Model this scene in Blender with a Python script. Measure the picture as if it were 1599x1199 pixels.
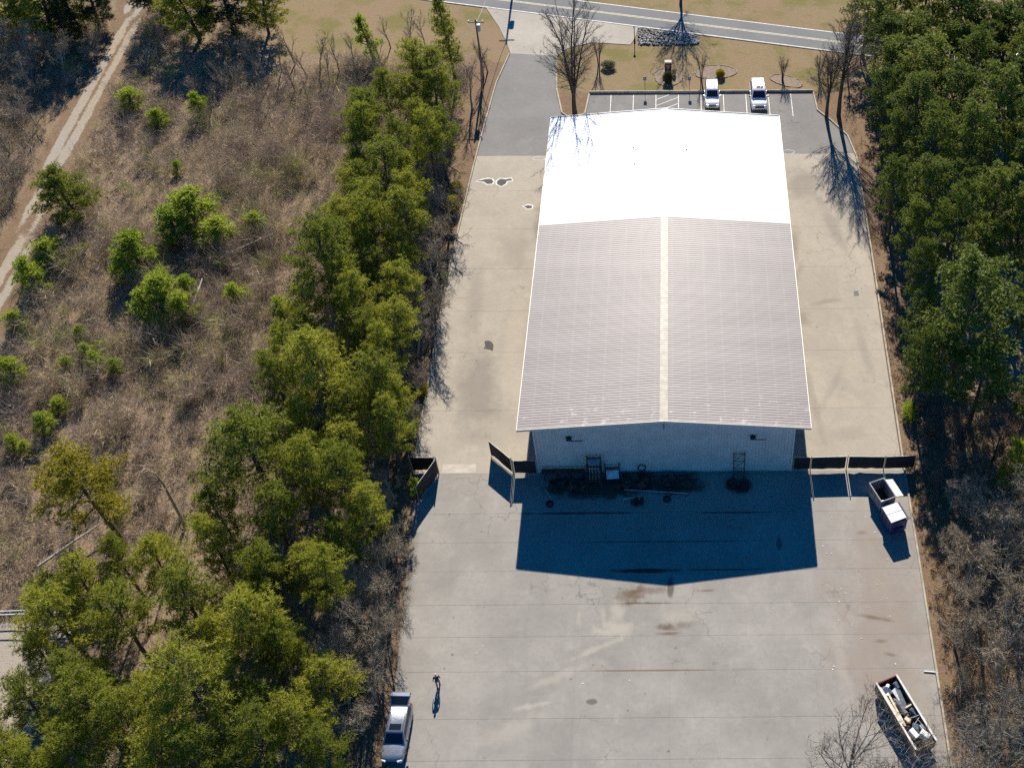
import bpy, bmesh, math, random
import numpy as np
from mathutils import Vector, Matrix, Quaternion

for _o in list(bpy.data.objects):
    bpy.data.objects.remove(_o)
scene = bpy.context.scene
COL = scene.collection
RAD = math.radians
random.seed(11)
rng = np.random.default_rng(11)

# ------------------------------------------------------------------ camera
cam_d = bpy.data.cameras.new('drone_camera')
cam_d.sensor_fit = 'HORIZONTAL'
cam_d.sensor_width = 36.0
cam_d.lens = 42.669
cam_d.shift_x = -0.16535
cam_d.shift_y = -0.04378
cam_d.clip_start = 0.5
cam_d.clip_end = 6000.0
cam_o = bpy.data.objects.new('drone_camera', cam_d)
COL.objects.link(cam_o)
_R = Vector((0.999969, -0.007092, -0.00338)); _U = Vector((0.007482, 0.728669, 0.684825)); _F = Vector((0.002394, 0.684829, -0.7287))
_m = Matrix((( _R.x, _U.x, -_F.x, 1.307), (_R.y, _U.y, -_F.y, -65.972), (_R.z, _U.z, -_F.z, 87.667), (0, 0, 0, 1)))
cam_o.matrix_world = _m
scene.camera = cam_o

# ------------------------------------------------------------------ sky and sun
SUN_EL = RAD(32.65)
SUN_AZ = RAD(-1.06)          # measured from +Y towards +X
world = bpy.data.worlds.new('World')
scene.world = world
world.use_nodes = True
_nt = world.node_tree
_sky = _nt.nodes.new('ShaderNodeTexSky')
_sky.sky_type = 'NISHITA'
_sky.sun_disc = False
_sky.sun_elevation = SUN_EL
_sky.sun_rotation = SUN_AZ
_sky.altitude = 200.0
_sky.air_density = 1.0
_sky.dust_density = 0.0
_sky.ozone_density = 8.0
_bg = _nt.nodes['Background']
_bg.inputs['Strength'].default_value = 0.072
_hs = _nt.nodes.new('ShaderNodeHueSaturation')
_hs.inputs['Saturation'].default_value = 1.8
_nt.links.new(_sky.outputs['Color'], _hs.inputs['Color'])
_nt.links.new(_hs.outputs['Color'], _bg.inputs['Color'])
sun_d = bpy.data.lights.new('sun', 'SUN')
sun_d.energy = 5.0
sun_d.angle = RAD(0.53)
sun_d.color = (1.0, 0.93, 0.82)
sun_o = bpy.data.objects.new('sun', sun_d)
COL.objects.link(sun_o)
_s = Vector((math.sin(SUN_AZ) * math.cos(SUN_EL), math.cos(SUN_AZ) * math.cos(SUN_EL), math.sin(SUN_EL)))
sun_o.rotation_euler = _s.to_track_quat('Z', 'Y').to_euler()
sun_o.location = _s * 150
scene.view_settings.view_transform = 'Standard'
scene.view_settings.look = 'None'
scene.view_settings.gamma = 1.0
scene.view_settings.use_curve_mapping = False
scene.view_settings.exposure = 0.9
scene.cycles.max_bounces = 3
scene.cycles.diffuse_bounces = 2
scene.cycles.transparent_max_bounces = 4
scene.cycles.caustics_reflective = False
scene.cycles.caustics_refractive = False
scene.cycles.use_denoising = False

# ------------------------------------------------------------------ helpers: tags, meshes
def tag(o, label=None, cat=None, group=None, kind=None):
    if label: o['label'] = label
    if cat: o['category'] = cat
    if group: o['group'] = group
    if kind: o['kind'] = kind
    return o

def empty(name, loc=(0, 0, 0), rz=0.0, label=None, cat=None, group=None):
    o = bpy.data.objects.new(name, None)
    COL.objects.link(o)
    o.location = loc
    o.rotation_euler = (0, 0, rz)
    o.empty_display_size = 0.3
    return tag(o, label, cat, group)

def link(name, me, mats=None, parent=None, loc=None):
    if mats is not None and len(me.materials) == 0:
        for m in (mats if isinstance(mats, (list, tuple)) else [mats]):
            me.materials.append(m)
    o = bpy.data.objects.new(name, me)
    COL.objects.link(o)
    if parent is not None:
        o.parent = parent
    if loc is not None:
        o.location = loc
    return o

def copy_tree(src, parent=None):
    c = src.copy()
    COL.objects.link(c)
    c.parent = parent
    for ch in KIDS.get(src.name, [k for k in src.children]):
        copy_tree(ch, c)
    return c
KIDS = {}

class MB:
    """collects shapes and links them as one mesh object"""
    def __init__(self):
        self.v, self.f, self.mi = [], [], []
        self.m = 0
    def add(self, vs, fs):
        n = len(self.v)
        self.v += [tuple(v) for v in vs]
        for f in fs:
            self.f.append(tuple(i + n for i in f)); self.mi.append(self.m)
        return self
    def box(self, x0, x1, y0, y1, z0, z1):
        return self.add([(x0, y0, z0), (x1, y0, z0), (x1, y1, z0), (x0, y1, z0), (x0, y0, z1), (x1, y0, z1), (x1, y1, z1), (x0, y1, z1)],
                        [(3, 2, 1, 0), (4, 5, 6, 7), (0, 1, 5, 4), (1, 2, 6, 5), (2, 3, 7, 6), (3, 0, 4, 7)])
    def cbox(self, c, s, rz=0.0, rx=0.0, ry=0.0, bev=0.0):
        M = Matrix.Translation(c) @ Matrix.Rotation(rz, 4, 'Z') @ Matrix.Rotation(ry, 4, 'Y') @ Matrix.Rotation(rx, 4, 'X')
        hx, hy, hz = s[0] / 2, s[1] / 2, s[2] / 2
        if bev <= 0:
            vs = [M @ Vector((a * hx, b * hy, d * hz)) for d in (-1, 1) for a, b in ((-1, -1), (1, -1), (1, 1), (-1, 1))]
            return self.add(vs, [(3, 2, 1, 0), (4, 5, 6, 7), (0, 1, 5, 4), (1, 2, 6, 5), (2, 3, 7, 6), (3, 0, 4, 7)])
        b = bev
        rings = []
        for z, k in ((-hz, b), (-hz + b, 0), (hz - b, 0), (hz, b)):
            rings.append([M @ Vector(q) for q in ((-hx + b + 0, -hy + k, z), (hx - b, -hy + k, z), (hx - k, -hy + b, z), (hx - k, hy - b, z),
                                                    (hx - b, hy - k, z), (-hx + b, hy - k, z), (-hx + k, hy - b, z), (-hx + k, -hy + b, z))])
        return self.rings(rings, True, True)
    def rings(self, rings, cap0=True, cap1=True, closed=True):
        n = len(rings[0]); vs = [v for r in rings for v in r]; fs = []
        for i in range(len(rings) - 1):
            for j in range(n if closed else n - 1):
                a, b = i * n + j, i * n + (j + 1) % n
                fs.append((a, b, b + n, a + n))
        if cap0: fs.append(tuple(range(n - 1, -1, -1)))
        if cap1: fs.append(tuple((len(rings) - 1) * n + k for k in range(n)))
        return self.add(vs, fs)
    def tube(self, pts, rad, n=6, cap=True):
        pts = [Vector(q) for q in pts]
        if not isinstance(rad, (list, tuple)): rad = [rad] * len(pts)
        rings = []; up = None
        for i, q in enumerate(pts):
            d = (pts[min(i + 1, len(pts) - 1)] - pts[max(i - 1, 0)]).normalized()
            if up is None:
                a = Vector((0, 0, 1)) if abs(d.z) < 0.9 else Vector((1, 0, 0))
                up = d.cross(a).normalized()
            else:
                up = (up - d * up.dot(d)).normalized()
            w = d.cross(up)
            rings.append([q + (up * math.cos(2 * math.pi * k / n) + w * math.sin(2 * math.pi * k / n)) * rad[i] for k in range(n)])
        return self.rings(rings, cap, cap)
    def prism(self, poly, z0, z1):
        n = len(poly)
        vs = [(x, y, z0) for x, y in poly] + [(x, y, z1) for x, y in poly]
        return self.add(vs, [tuple(range(n - 1, -1, -1)), tuple(range(n, 2 * n))] + [(i, (i + 1) % n, (i + 1) % n + n, i + n) for i in range(n)])
    def sheet(self, poly, z):
        return self.add([(x, y, z) for x, y in poly], [tuple(range(len(poly)))])
    def mesh(self, name, mats, smooth=False):
        me = bpy.data.meshes.new(name)
        me.from_pydata(self.v, [], self.f)
        for m in (mats if isinstance(mats, (list, tuple)) else [mats]): me.materials.append(m)
        if any(self.mi): me.polygons.foreach_set('material_index', self.mi)
        bm = bmesh.new(); bm.from_mesh(me)
        bmesh.ops.recalc_face_normals(bm, faces=bm.faces)
        bm.to_mesh(me); bm.free()
        if smooth:
            me.polygons.foreach_set('use_smooth', [True] * len(me.polygons))
            me.set_sharp_from_angle(angle=RAD(40))
        me.update()
        return me
    def build(self, name, mats, parent=None, loc=None, smooth=False):
        return link(name, self.mesh(name, mats, smooth), None, parent, loc)

def tri_mesh(name, V, mats, color=None, smooth=False):
    """V: (n,3,3) triangles, unshared; color: (n,3) per triangle"""
    n = len(V)
    me = bpy.data.meshes.new(name)
    me.vertices.add(3 * n); me.loops.add(3 * n); me.polygons.add(n)
    me.vertices.foreach_set('co', np.ascontiguousarray(V, dtype=np.float32).ravel())
    me.loops.foreach_set('vertex_index', np.arange(3 * n, dtype=np.int32))
    me.polygons.foreach_set('loop_start', np.arange(0, 3 * n, 3, dtype=np.int32))
    for m in (mats if isinstance(mats, (list, tuple)) else [mats]): me.materials.append(m)
    if color is not None:
        c = np.ones((n, 3, 4), dtype=np.float32); c[:, :, :3] = color[:, None, :]
        at = me.color_attributes.new('tint', 'FLOAT_COLOR', 'POINT')
        at.data.foreach_set('color', c.ravel())
    me.update(calc_edges=True)
    return me

_lat = np.random.default_rng(5).random((256, 256))
def vnoise(x, y, s):
    x = np.asarray(x) / s + 1000.0; y = np.asarray(y) / s + 1000.0
    i, j = np.floor(x).astype(int), np.floor(y).astype(int)
    u, v = x - i, y - j
    u = u * u * (3 - 2 * u); v = v * v * (3 - 2 * v)
    L = lambda a, b: _lat[a % 256, b % 256]
    return (L(i, j) * (1 - u) + L(i + 1, j) * u) * (1 - v) + (L(i, j + 1) * (1 - u) + L(i + 1, j + 1) * u) * v
def fbm(x, y, s):
    return 0.55 * vnoise(x, y, s) + 0.3 * vnoise(x, y, s / 2.3) + 0.15 * vnoise(x, y, s / 5.1)

# ------------------------------------------------------------------ materials
class NT:
    def __init__(self, name):
        self.mat = bpy.data.materials.new(name); self.mat.use_nodes = True
        self.t = self.mat.node_tree; self.b = self.t.nodes['Principled BSDF']
        self.pos = self.t.nodes.new('ShaderNodeNewGeometry').outputs['Position']
        self.obj = self.t.nodes.new('ShaderNodeTexCoord').outputs['Object']
    def n(self, kind, **kw):
        nd = self.t.nodes.new(kind)
        for k, v in kw.items(): setattr(nd, k, v)
        return nd
    def lk(self, a, b): self.t.links.new(a, b)
    def noise(self, scale, vec=None, detail=4.0, rough=0.6, stretch=None, off=(0, 0, 0)):
        vec = self.pos if vec is None else vec
        if stretch or any(off):
            mp = self.n('ShaderNodeMapping'); mp.inputs['Scale'].default_value = stretch or (1, 1, 1); mp.inputs['Location'].default_value = off
            self.lk(vec, mp.inputs['Vector']); vec = mp.outputs['Vector']
        nd = self.n('ShaderNodeTexNoise'); nd.inputs['Scale'].default_value = scale; nd.inputs['Detail'].default_value = detail; nd.inputs['Roughness'].default_value = rough
        self.lk(vec, nd.inputs['Vector'])
        return nd.outputs['Fac']
    def rng(self, fac, a, b, lo=0.0, hi=1.0):
        nd = self.n('ShaderNodeMapRange', interpolation_type='SMOOTHSTEP')
        self.lk(fac, nd.inputs[0])
        for i, v in enumerate((a, b, lo, hi)): nd.inputs[i + 1].default_value = v
        return nd.outputs[0]
    def math(self, op, a, b=None, c=None):
        nd = self.n('ShaderNodeMath', operation=op)
        for i, q in enumerate((a, b, c)):
            if q is None: continue
            if isinstance(q, (int, float)): nd.inputs[i].default_value = q
            else: self.lk(q, nd.inputs[i])
        return nd.outputs[0]
    def mix(self, fac, a, b, blend='MIX'):
        nd = self.n('ShaderNodeMix', data_type='RGBA', blend_type=blend)
        if isinstance(fac, (int, float)): nd.inputs[0].default_value = fac
        else: self.lk(fac, nd.inputs[0])
        for i, q in ((6, a), (7, b)):
            if isinstance(q, (tuple, list)): nd.inputs[i].default_value = (*q[:3], 1)
            else: self.lk(q, nd.inputs[i])
        return nd.outputs[2]
    def xyz(self, vec=None):
        nd = self.n('ShaderNodeSeparateXYZ'); self.lk(self.pos if vec is None else vec, nd.inputs[0]); return nd.outputs
    def blob(self, cx, cy, rx, ry, rot=0.0, warp=0.5, wscale=0.7, soft=0.5):
        """1 inside a ragged ellipse on the ground"""
        x, y, _ = self.xyz()
        dx = self.math('SUBTRACT', x, cx); dy = self.math('SUBTRACT', y, cy)
        c, s = math.cos(rot), math.sin(rot)
        u = self.math('ADD', self.math('MULTIPLY', dx, c / rx), self.math('MULTIPLY', dy, s / rx))
        v = self.math('ADD', self.math('MULTIPLY', dx, -s / ry), self.math('MULTIPLY', dy, c / ry))
        d = self.math('SQRT', self.math('ADD', self.math('MULTIPLY', u, u), self.math('MULTIPLY', v, v)))
        w = self.math('MULTIPLY_ADD', self.noise(wscale, detail=5), warp * 2, -warp)
        return self.rng(self.math('ADD', d, w), 1.0, 1.0 - soft)
    def bump(self, h, strength=0.3, dist=0.02):
        nd = self.n('ShaderNodeBump'); nd.inputs['Strength'].default_value = strength; nd.inputs['Distance'].default_value = dist
        self.lk(h, nd.inputs['Height']); self.lk(nd.outputs['Normal'], self.b.inputs['Normal'])
    def done(self, col=None, rough=0.8, metal=0.0, spec=None):
        if col is not None:
            if isinstance(col, (tuple, list)): self.b.inputs['Base Color'].default_value = (*col[:3], 1)
            else: self.lk(col, self.b.inputs['Base Color'])
        if isinstance(rough, (int, float)): self.b.inputs['Roughness'].default_value = rough
        else: self.lk(rough, self.b.inputs['Roughness'])
        self.b.inputs['Metallic'].default_value = metal
        if spec is not None: self.b.inputs['Specular IOR Level'].default_value = spec
        return self.mat

def simple(name, col, rough=0.7, metal=0.0, var=0.25, scale=3.0, spec=None, emis=0.0, grime=None, coat=0.0):
    """one colour with grain and wear in object space"""
    t = NT(name)
    f = t.rng(t.noise(scale, t.obj, 5), 0.3, 0.7)
    dark = tuple(c * (1 - var) for c in col); lite = tuple(min(1, c * (1 + var * 0.6)) for c in col)
    c = t.mix(f, dark, lite)
    if grime: c = t.mix(t.rng(t.noise(scale * 0.4, t.obj, 6, off=(3, 7, 1)), 0.52, 0.72, 0, 0.7), c, grime)
    r = t.rng(t.noise(scale * 2, t.obj), 0.3, 0.7, max(0.02, rough - 0.08), min(1, rough + 0.08))
    if coat: t.b.inputs['Coat Weight'].default_value = coat; t.b.inputs['Coat Roughness'].default_value = 0.06
    return t.done(c, r, metal, spec)

def pavement(name, base, dark, lite, extra=None, rough=0.85, grain=18.0):
    t = NT(name)
    c = t.mix(t.rng(t.noise(0.16, detail=6, rough=0.65), 0.35, 0.68), dark, lite)
    c = t.mix(t.rng(t.noise(0.9, detail=6, rough=0.7, off=(9, 2, 0)), 0.3, 0.7, 0.0, 0.55), c, base)
    c = t.mix(t.rng(t.noise(0.25, detail=3, stretch=(1.0, 0.12, 1), off=(4, 4, 0)), 0.5, 0.75, 0.0, 0.35), c, tuple(q * 0.72 for q in base))
    g = t.noise(grain, detail=3)
    c = t.mix(t.rng(g, 0.3, 0.75, 0.0, 0.3), c, tuple(q * 1.25 for q in lite))
    c = t.mix(t.rng(t.noise(2.6, detail=6, rough=0.75, off=(6, 3, 0)), 0.42, 0.72, 0.0, 0.4), c, tuple(q * 0.74 for q in base))
    c = t.mix(t.rng(t.noise(0.5, detail=7, rough=0.7, off=(1, 6, 0)), 0.52, 0.74, 0.0, 0.45), c, tuple(min(1, q * 1.22) for q in lite))
    # hairline cracks
    ve = t.n('ShaderNodeTexVoronoi', feature='DISTANCE_TO_EDGE'); ve.inputs['Scale'].default_value = 0.28
    mp = t.n('ShaderNodeVectorMath', operation='ADD'); t.lk(t.pos, mp.inputs[0])
    nz = t.n('ShaderNodeTexNoise'); nz.inputs['Scale'].default_value = 0.9; nz.inputs['Detail'].default_value = 4; t.lk(t.pos, nz.inputs['Vector'])
    sc_ = t.n('ShaderNodeVectorMath', operation='SCALE'); sc_.inputs['Scale'].default_value = 1.6; t.lk(nz.outputs['Color'], sc_.inputs[0])
    t.lk(sc_.outputs[0], mp.inputs[1]); t.lk(mp.outputs[0], ve.inputs['Vector'])
    cm = t.rng(t.noise(0.12, off=(8, 8, 0)), 0.5, 0.62)
    c = t.mix(t.math('MULTIPLY', t.rng(ve.outputs['Distance'], 0.012, 0.004, 0.0, 0.6), cm), c, tuple(q * 0.5 for q in base))
    # scattered dark spots
    vo = t.n('ShaderNodeTexVoronoi'); vo.inputs['Scale'].default_value = 0.55; vo.inputs['Randomness'].default_value = 1.0
    t.lk(t.pos, vo.inputs['Vector'])
    sp = t.math('ADD', vo.outputs['Distance'], t.math('MULTIPLY', t.noise(2.2), 0.16))
    c = t.mix(t.rng(sp, 0.15, 0.10, 0.0, 0.75), c, tuple(q * 0.45 for q in base))
    if extra: c = extra(t, c)
    t.bump(g, 0.25, 0.01)
    return t.done(c, rough, 0, 0.25)

def yard_extra(t, c):
    # brown tracked-in soil towards the waste container
    c = t.mix(t.math('MULTIPLY', t.blob(17.5, -15, 5.6, 15, 0, 0.9, 0.35, 0.9), 0.6), c, (0.25, 0.195, 0.15))
    for (x, y, rx, ry, rot, k) in ((17.2, -14.9, 2.0, 0.32, -0.2, 0.8), (17.4, -17.0, 0.8, 0.25, 0.1, 0.6), (18.1, -18.2, 0.9, 0.22, -0.2, 0.6), (17.0, -6.6, 0.6, 0.35, 0, 0.5)):
        c = t.mix(t.math('MULTIPLY', t.blob(x, y, rx, ry, rot, 0.7, 1.7, 0.9), k), c, (0.13, 0.095, 0.06))
    # pale silt left by run-off
    for (x, y, rx, ry, rot, k) in ((-3.9, -15.7, 2.6, 1.0, 0.15, 0.9), (-3.8, -14.2, 0.7, 1.6, 0.2, 0.7), (-5.3, -17.4, 2.8, 0.35, 0.45, 0.7), (-8.2, -19.8, 3.4, 0.5, 0.42, 0.55), (-10.2, -22.3, 2.0, 0.3, 0.2, 0.8), (-12.0, -24.4, 4.0, 1.0, 0.5, 0.45), (1.2, -14.6, 2.2, 0.9, 0, 0.5), (-5.0, -14.6, 0.3, 1.5, 0.1, 0.5), (-7.0, -14.4, 0.22, 1.0, 0, 0.55), (14.0, -18.0, 0.7, 6.0, 0.05, 0.35)):
        c = t.mix(t.math('MULTIPLY', t.blob(x, y, rx * 1.1, ry * 1.1, rot, 0.9, 1.1, 0.9), k), c, (0.37, 0.335, 0.275))
    # rusty and oily stains round the low spots
    for (x, y, rx, ry, rot, k) in ((-2.8, -12.6, 1.6, 1.1, 0.3, 0.8), (-2.2, -12.2, 0.5, 1.4, -0.5, 0.7), (-1.2, -12.2, 2.6, 0.5, 0.1, 0.5), (1.6, -15.4, 1.6, 0.5, 0.2, 0.4), (0.2, -15.6, 1.1, 0.5, 0, 0.85), (0.3, -16.15, 1.5, 0.22, 0, 0.8), (-1.6, -13.35, 3.4, 0.16, 0, 0.8), (3.4, -12.2, 1.2, 0.18, 0.05, 0.6)):
        c = t.mix(t.math('MULTIPLY', t.blob(x, y, rx, ry, rot, 0.8, 1.9, 0.9), k), c, (0.115, 0.075, 0.04))
    c = t.mix(t.math('MULTIPLY', t.blob(-1.0, -19.4, 6.0, 0.12, 0, 0.4, 1.4), 0.7), c, (0.19, 0.11, 0.06))
    for (x, y, rx, ry, k) in ((-1.5, -10.25, 3.4, 0.3, 0.95), (4.8, -10.2, 4.0, 0.12, 0.7), (-7.5, -4.35, 6.5, 0.14, 0.85), (6.0, -4.4, 4.0, 0.12, 0.8), (0.0, -7.35, 9.0, 0.10, 0.6), (0.5, -11.8, 0.35, 1.3, 0.7), (-6.0, -1.6, 5.6, 1.6, 0.9), (1.0, -1.4, 3.4, 1.3, 0.9), (6.6, -1.5, 1.6, 1.1, 0.8), (9.8, -7.7, 0.3, 0.8, 0.6), (-5.6, -22.0, 0.6, 0.3, 0.6)):
        c = t.mix(t.math('MULTIPLY', t.blob(x, y, rx, ry, 0, 0.5, 1.3), k), c, (0.045, 0.035, 0.028))
    # leaf mould swept against the wood edge
    c = t.mix(t.math('MULTIPLY', t.blob(-22.3, -11, 1.7, 13, 0.03, 0.55, 0.6, 0.6), 0.75), c, (0.15, 0.115, 0.08))
    return c
def slab_extra(t, c):
    for (x, y, rx, ry, rot, k) in ((-13.2, 33, 1.6, 6, 0.1, 0.6), (18.2, 33, 1.0, 7.5, 0.25, 0.3), (13.2, 24, 0.5, 5, -0.35, 0.35), (-16, 30, 2.2, 5, 0.2, 0.25), (-19.5, 22, 1.3, 8, 0.05, 0.3), (19.5, 15, 0.7, 6, 0.1, 0.22), (17.2, 4.5, 2.2, 1.2, 0.3, 0.2), (16.5, 21.5, 2.0, 0.5, 0.2, 0.4), (13.6, 30, 1.0, 4.0, -0.15, 0.5), (13.8, 19, 1.2, 1.5, 0, 0.45), (16.0, 10, 0.6, 5.5, -0.45, 0.2), (-18, 10, 3.0, 8, 0.1, 0.5), (15.5, 40, 3.0, 4, 0, 0.45), (14.0, 8, 0.7, 7, 0.12, 0.3)):
        c = t.mix(t.math('MULTIPLY', t.blob(x, y, rx, ry, rot, 0.6, 0.6, 0.8), min(0.8, k * 1.35)), c, (0.185, 0.163, 0.133))
    for (x, y, rx, ry, k) in ((17, 8, 2.5, 1.0, 0.35), (18, 12, 1.5, 2.5, 0.3), (-15, 18, 1.2, 6, 0.3)):
        c = t.mix(t.math('MULTIPLY', t.blob(x, y, rx, ry, 0, 0.6, 0.5, 0.8), k), c, (0.42, 0.36, 0.26))
    return c
M_YARD = pavement('worn_yard_concrete', (0.262, 0.242, 0.213), (0.208, 0.19, 0.168), (0.315, 0.29, 0.252), yard_extra)
M_SLAB = pavement('tan_side_concrete', (0.335, 0.295, 0.235), (0.285, 0.25, 0.205), (0.385, 0.338, 0.268), slab_extra)
M_ASPH = pavement('faded_asphalt', (0.19, 0.18, 0.167), (0.16, 0.152, 0.142), (0.22, 0.209, 0.193), None, 0.9, 26)
M_ROAD = pavement('road_asphalt', (0.16, 0.158, 0.156), (0.145, 0.143, 0.142), (0.18, 0.177, 0.172), None, 0.9, 26)
M_APRON = pavement('pale_apron_concrete', (0.34, 0.305, 0.25), (0.29, 0.26, 0.21), (0.39, 0.35, 0.285))
M_KERB = simple('kerb_concrete', (0.36, 0.32, 0.25), 0.9, var=0.25, scale=1.2, grime=(0.2, 0.16, 0.1))
M_JOINT = simple('joint_dirt', (0.14, 0.122, 0.10), 0.95)
M_PAINT = simple('worn_white_paint', (0.62, 0.60, 0.55), 0.8, var=0.3, scale=2.5, grime=(0.35, 0.33, 0.30))
M_CREAM = simple('worn_yellow_paint', (0.60, 0.54, 0.36), 0.8, var=0.25, scale=2.5, grime=(0.4, 0.36, 0.28))
M_PATCH = simple('patch_asphalt', (0.075, 0.06, 0.055), 0.9, var=0.4, scale=5)
M_PALE = simple('new_pale_concrete', (0.45, 0.40, 0.33), 0.9, var=0.2, scale=1.5)

def ground_mat():
    t = NT('ground_cover')
    at = t.n('ShaderNodeAttribute'); at.attribute_name = 'cover'
    sep = t.n('ShaderNodeSeparateColor'); t.lk(at.outputs['Color'], sep.inputs[0])
    lawn, straw, dirt = sep.outputs[0], sep.outputs[1], sep.outputs[2]
    nb = t.noise(0.5, detail=8, rough=0.75); nf = t.noise(5.0, detail=6, rough=0.8, off=(3, 1, 0)); nl = t.noise(0.09, detail=5)
    edge = t.math('MULTIPLY_ADD', nb, 0.9, -0.45)
    brush = t.mix(t.rng(nf, 0.3, 0.7), (0.13, 0.09, 0.06), (0.32, 0.235, 0.155))
    brush = t.mix(t.rng(nb, 0.45, 0.75, 0, 0.6), brush, (0.24, 0.19, 0.095))
    grass = t.mix(t.rng(nf, 0.25, 0.75), (0.19, 0.138, 0.072), (0.29, 0.213, 0.12))
    grass = t.mix(t.rng(t.noise(0.22, detail=5, off=(5, 5, 0)), 0.47, 0.64, 0, 0.8), grass, t.mix(nf, (0.12, 0.11, 0.03), (0.20, 0.175, 0.055)))
    grass = t.mix(t.rng(t.noise(0.17, detail=6, off=(1, 8, 0)), 0.46, 0.68, 0, 0.6), grass, (0.26, 0.172, 0.105))
    strw = t.mix(t.rng(nf, 0.25, 0.75), (0.12, 0.078, 0.048), (0.26, 0.175, 0.11))
    strw = t.mix(t.rng(nb, 0.5, 0.75, 0, 0.7), strw, (0.24, 0.185, 0.10))
    drt = t.mix(t.rng(nf, 0.25, 0.75), (0.27, 0.215, 0.15), (0.40, 0.34, 0.26))
    drt = t.mix(t.rng(nl, 0.4, 0.65, 0, 0.6), drt, (0.33, 0.30, 0.26))
    def w(a): return t.rng(t.math('ADD', a, edge), 0.4, 0.6)
    c = t.mix(w(straw), brush, strw)
    c = t.mix(w(lawn), c, grass)
    c = t.mix(w(dirt), c, drt)
    t.bump(nf, 0.8, 0.08)
    return t.done(c, 0.95, 0, 0.1)
M_GROUND = ground_mat()

# ------------------------------------------------------------------ ground
TRACK = [(-72.5, 120), (-71.7, 81.5), (-70.7, 75.2), (-70.3, 70.3), (-70.3, 62.0), (-70.4, 54.1), (-70.2, 45.5), (-69.6, 37.6), (-69.0, 30.2), (-68.7, 23.9), (-68.4, 18.0), (-66, -20), (-62, -60)]
def track_x(y):
    q = TRACK[::-1]
    return np.interp(y, [b for a, b in q], [a for a, b in q])
def road_near(x): return 71.48 - 0.2405 * x
def clip01(a): return np.clip(a, 0, 1)
gx = np.concatenate([[-3000, -1200, -500, -250, -150, -120], np.arange(-100, 60.1, 0.8), [80, 120, 250, 500, 1200, 3000]])
gy = np.concatenate([[-3000, -1200, -400, -150, -80, -55], np.arange(-42, 100.1, 0.8), [130, 200, 400, 1200, 3000]])
GX, GY = np.meshgrid(gx, gy, indexing='ij')
flat = np.maximum(0, np.maximum(np.abs(GX + 20) - 150, np.abs(GY - 30) - 110))
wild = clip01((-24.5 - GX) / 4) * clip01((64 - GY) / 6) + clip01((GX - 24) / 4) * clip01((60 - GY) / 5)
GZ = -0.05 - 0.0 * flat + wild * (fbm(GX, GY, 9.0) - 0.5) * 0.5 - wild * 0.05
GZ = np.where((GX > -24.2) & (GX < 23.2), -0.05, GZ)
dtr = np.abs(GX - track_x(GY))
GZ = np.where(dtr < 2.4, -0.08 - 0.05 * np.cos(dtr * 2.6), GZ)
lawn = np.zeros_like(GX)
lawn = np.maximum(lawn, clip01((GY - 57.5) / 1.0) * clip01((GX + 15) / 1.5) * clip01((23.5 - GX) / 2.5) * 1.0)
lawn = np.maximum(lawn, clip01((GY - (64.5 + 1.2 * np.sin(GX * 0.4))) / 2.5) * clip01((GX + 52 + (GY - 70) * 0.15) / 2.5))
lawn = np.where((GY < 57.4), np.minimum(lawn, 0.0), lawn)
straw = clip01((GX + 25.2) / 0.8) * clip01((70 - GY) / 3) * clip01((-19 - GX) / 1.0)
straw = np.maximum(straw, clip01((GX - 17) / 1.0) * clip01((28.0 - GX) / 3) * clip01((62 - GY) / 3) * clip01((GY + 40) / 5) * 0.95)
straw = np.maximum(straw, clip01((GX + 14) / 0.5) * clip01((-8 - GX) / 0.5) * clip01((62 - GY) / 1.5) * clip01((GY - 52) / 1.0))
dirt = clip01((1.9 - dtr) / 1.1) * (0.40 + 0.7 * clip01(1 - np.abs(dtr - 0.85) / 0.55)) * (0.72 + 0.5 * fbm(GX, GY, 5.0))
straw = np.maximum(straw, clip01((3.4 - dtr) / 1.2) * 0.7)
dirt = np.maximum(dirt, clip01((-14.2 - GY) / 1.0) * clip01((-47.3 - GX) / 1.5) * (0.45 + 0.75 * fbm(GX + 9, GY, 6.0)))
lawn = np.where(dirt > 0.3, 0, lawn)
nx_, ny_ = len(gx), len(gy)
me = bpy.data.meshes.new('ground')
idx = np.arange(nx_ * ny_).reshape(nx_, ny_)
quads = np.stack([idx[:-1, :-1], idx[1:, :-1], idx[1:, 1:], idx[:-1, 1:]], -1).reshape(-1, 4)
me.from_pydata(np.stack([GX, GY, GZ], -1).reshape(-1, 3).tolist(), [], quads.tolist())
at = me.color_attributes.new('cover', 'FLOAT_COLOR', 'POINT')
at.data.foreach_set('color', np.stack([lawn, straw, dirt, np.ones_like(lawn)], -1).astype(np.float32).ravel())
me.polygons.foreach_set('use_smooth', [True] * len(me.polygons))
tag(link('ground', me, M_GROUND), kind='structure')

# ------------------------------------------------------------------ pavements made of slabs
def slabs(parent, xs, ys, mat, left=None, right=None, gap=0.014, top=0.0):
    for j in range(len(ys) - 1):
        y0, y1 = ys[j] + gap / 2, ys[j + 1] - gap / 2
        for i in range(len(xs) - 1):
            a0 = a1 = xs[i] + gap / 5; b0 = b1 = xs[i + 1] - gap / 5
            if i == 0 and left: a0, a1 = left(y0), left(y1)
            if i == len(xs) - 2 and right: b0, b1 = right(y0), right(y1)
            dz = [random.uniform(-0.003, 0.003) for _ in range(4)]
            c = [(a0, y0), (b0, y0), (b1, y1), (a1, y1)]
            vs = [(x, y, -0.03) for x, y in c] + [(x, y, top + d) for (x, y), d in zip(c, dz)]
            me = bpy.data.meshes.new('slab')
            me.from_pydata(vs, [], [(3, 2, 1, 0), (4, 5, 6, 7), (0, 1, 5, 4), (1, 2, 6, 5), (2, 3, 7, 6), (3, 0, 4, 7)])
            link('slab', me, mat, parent)
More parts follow.
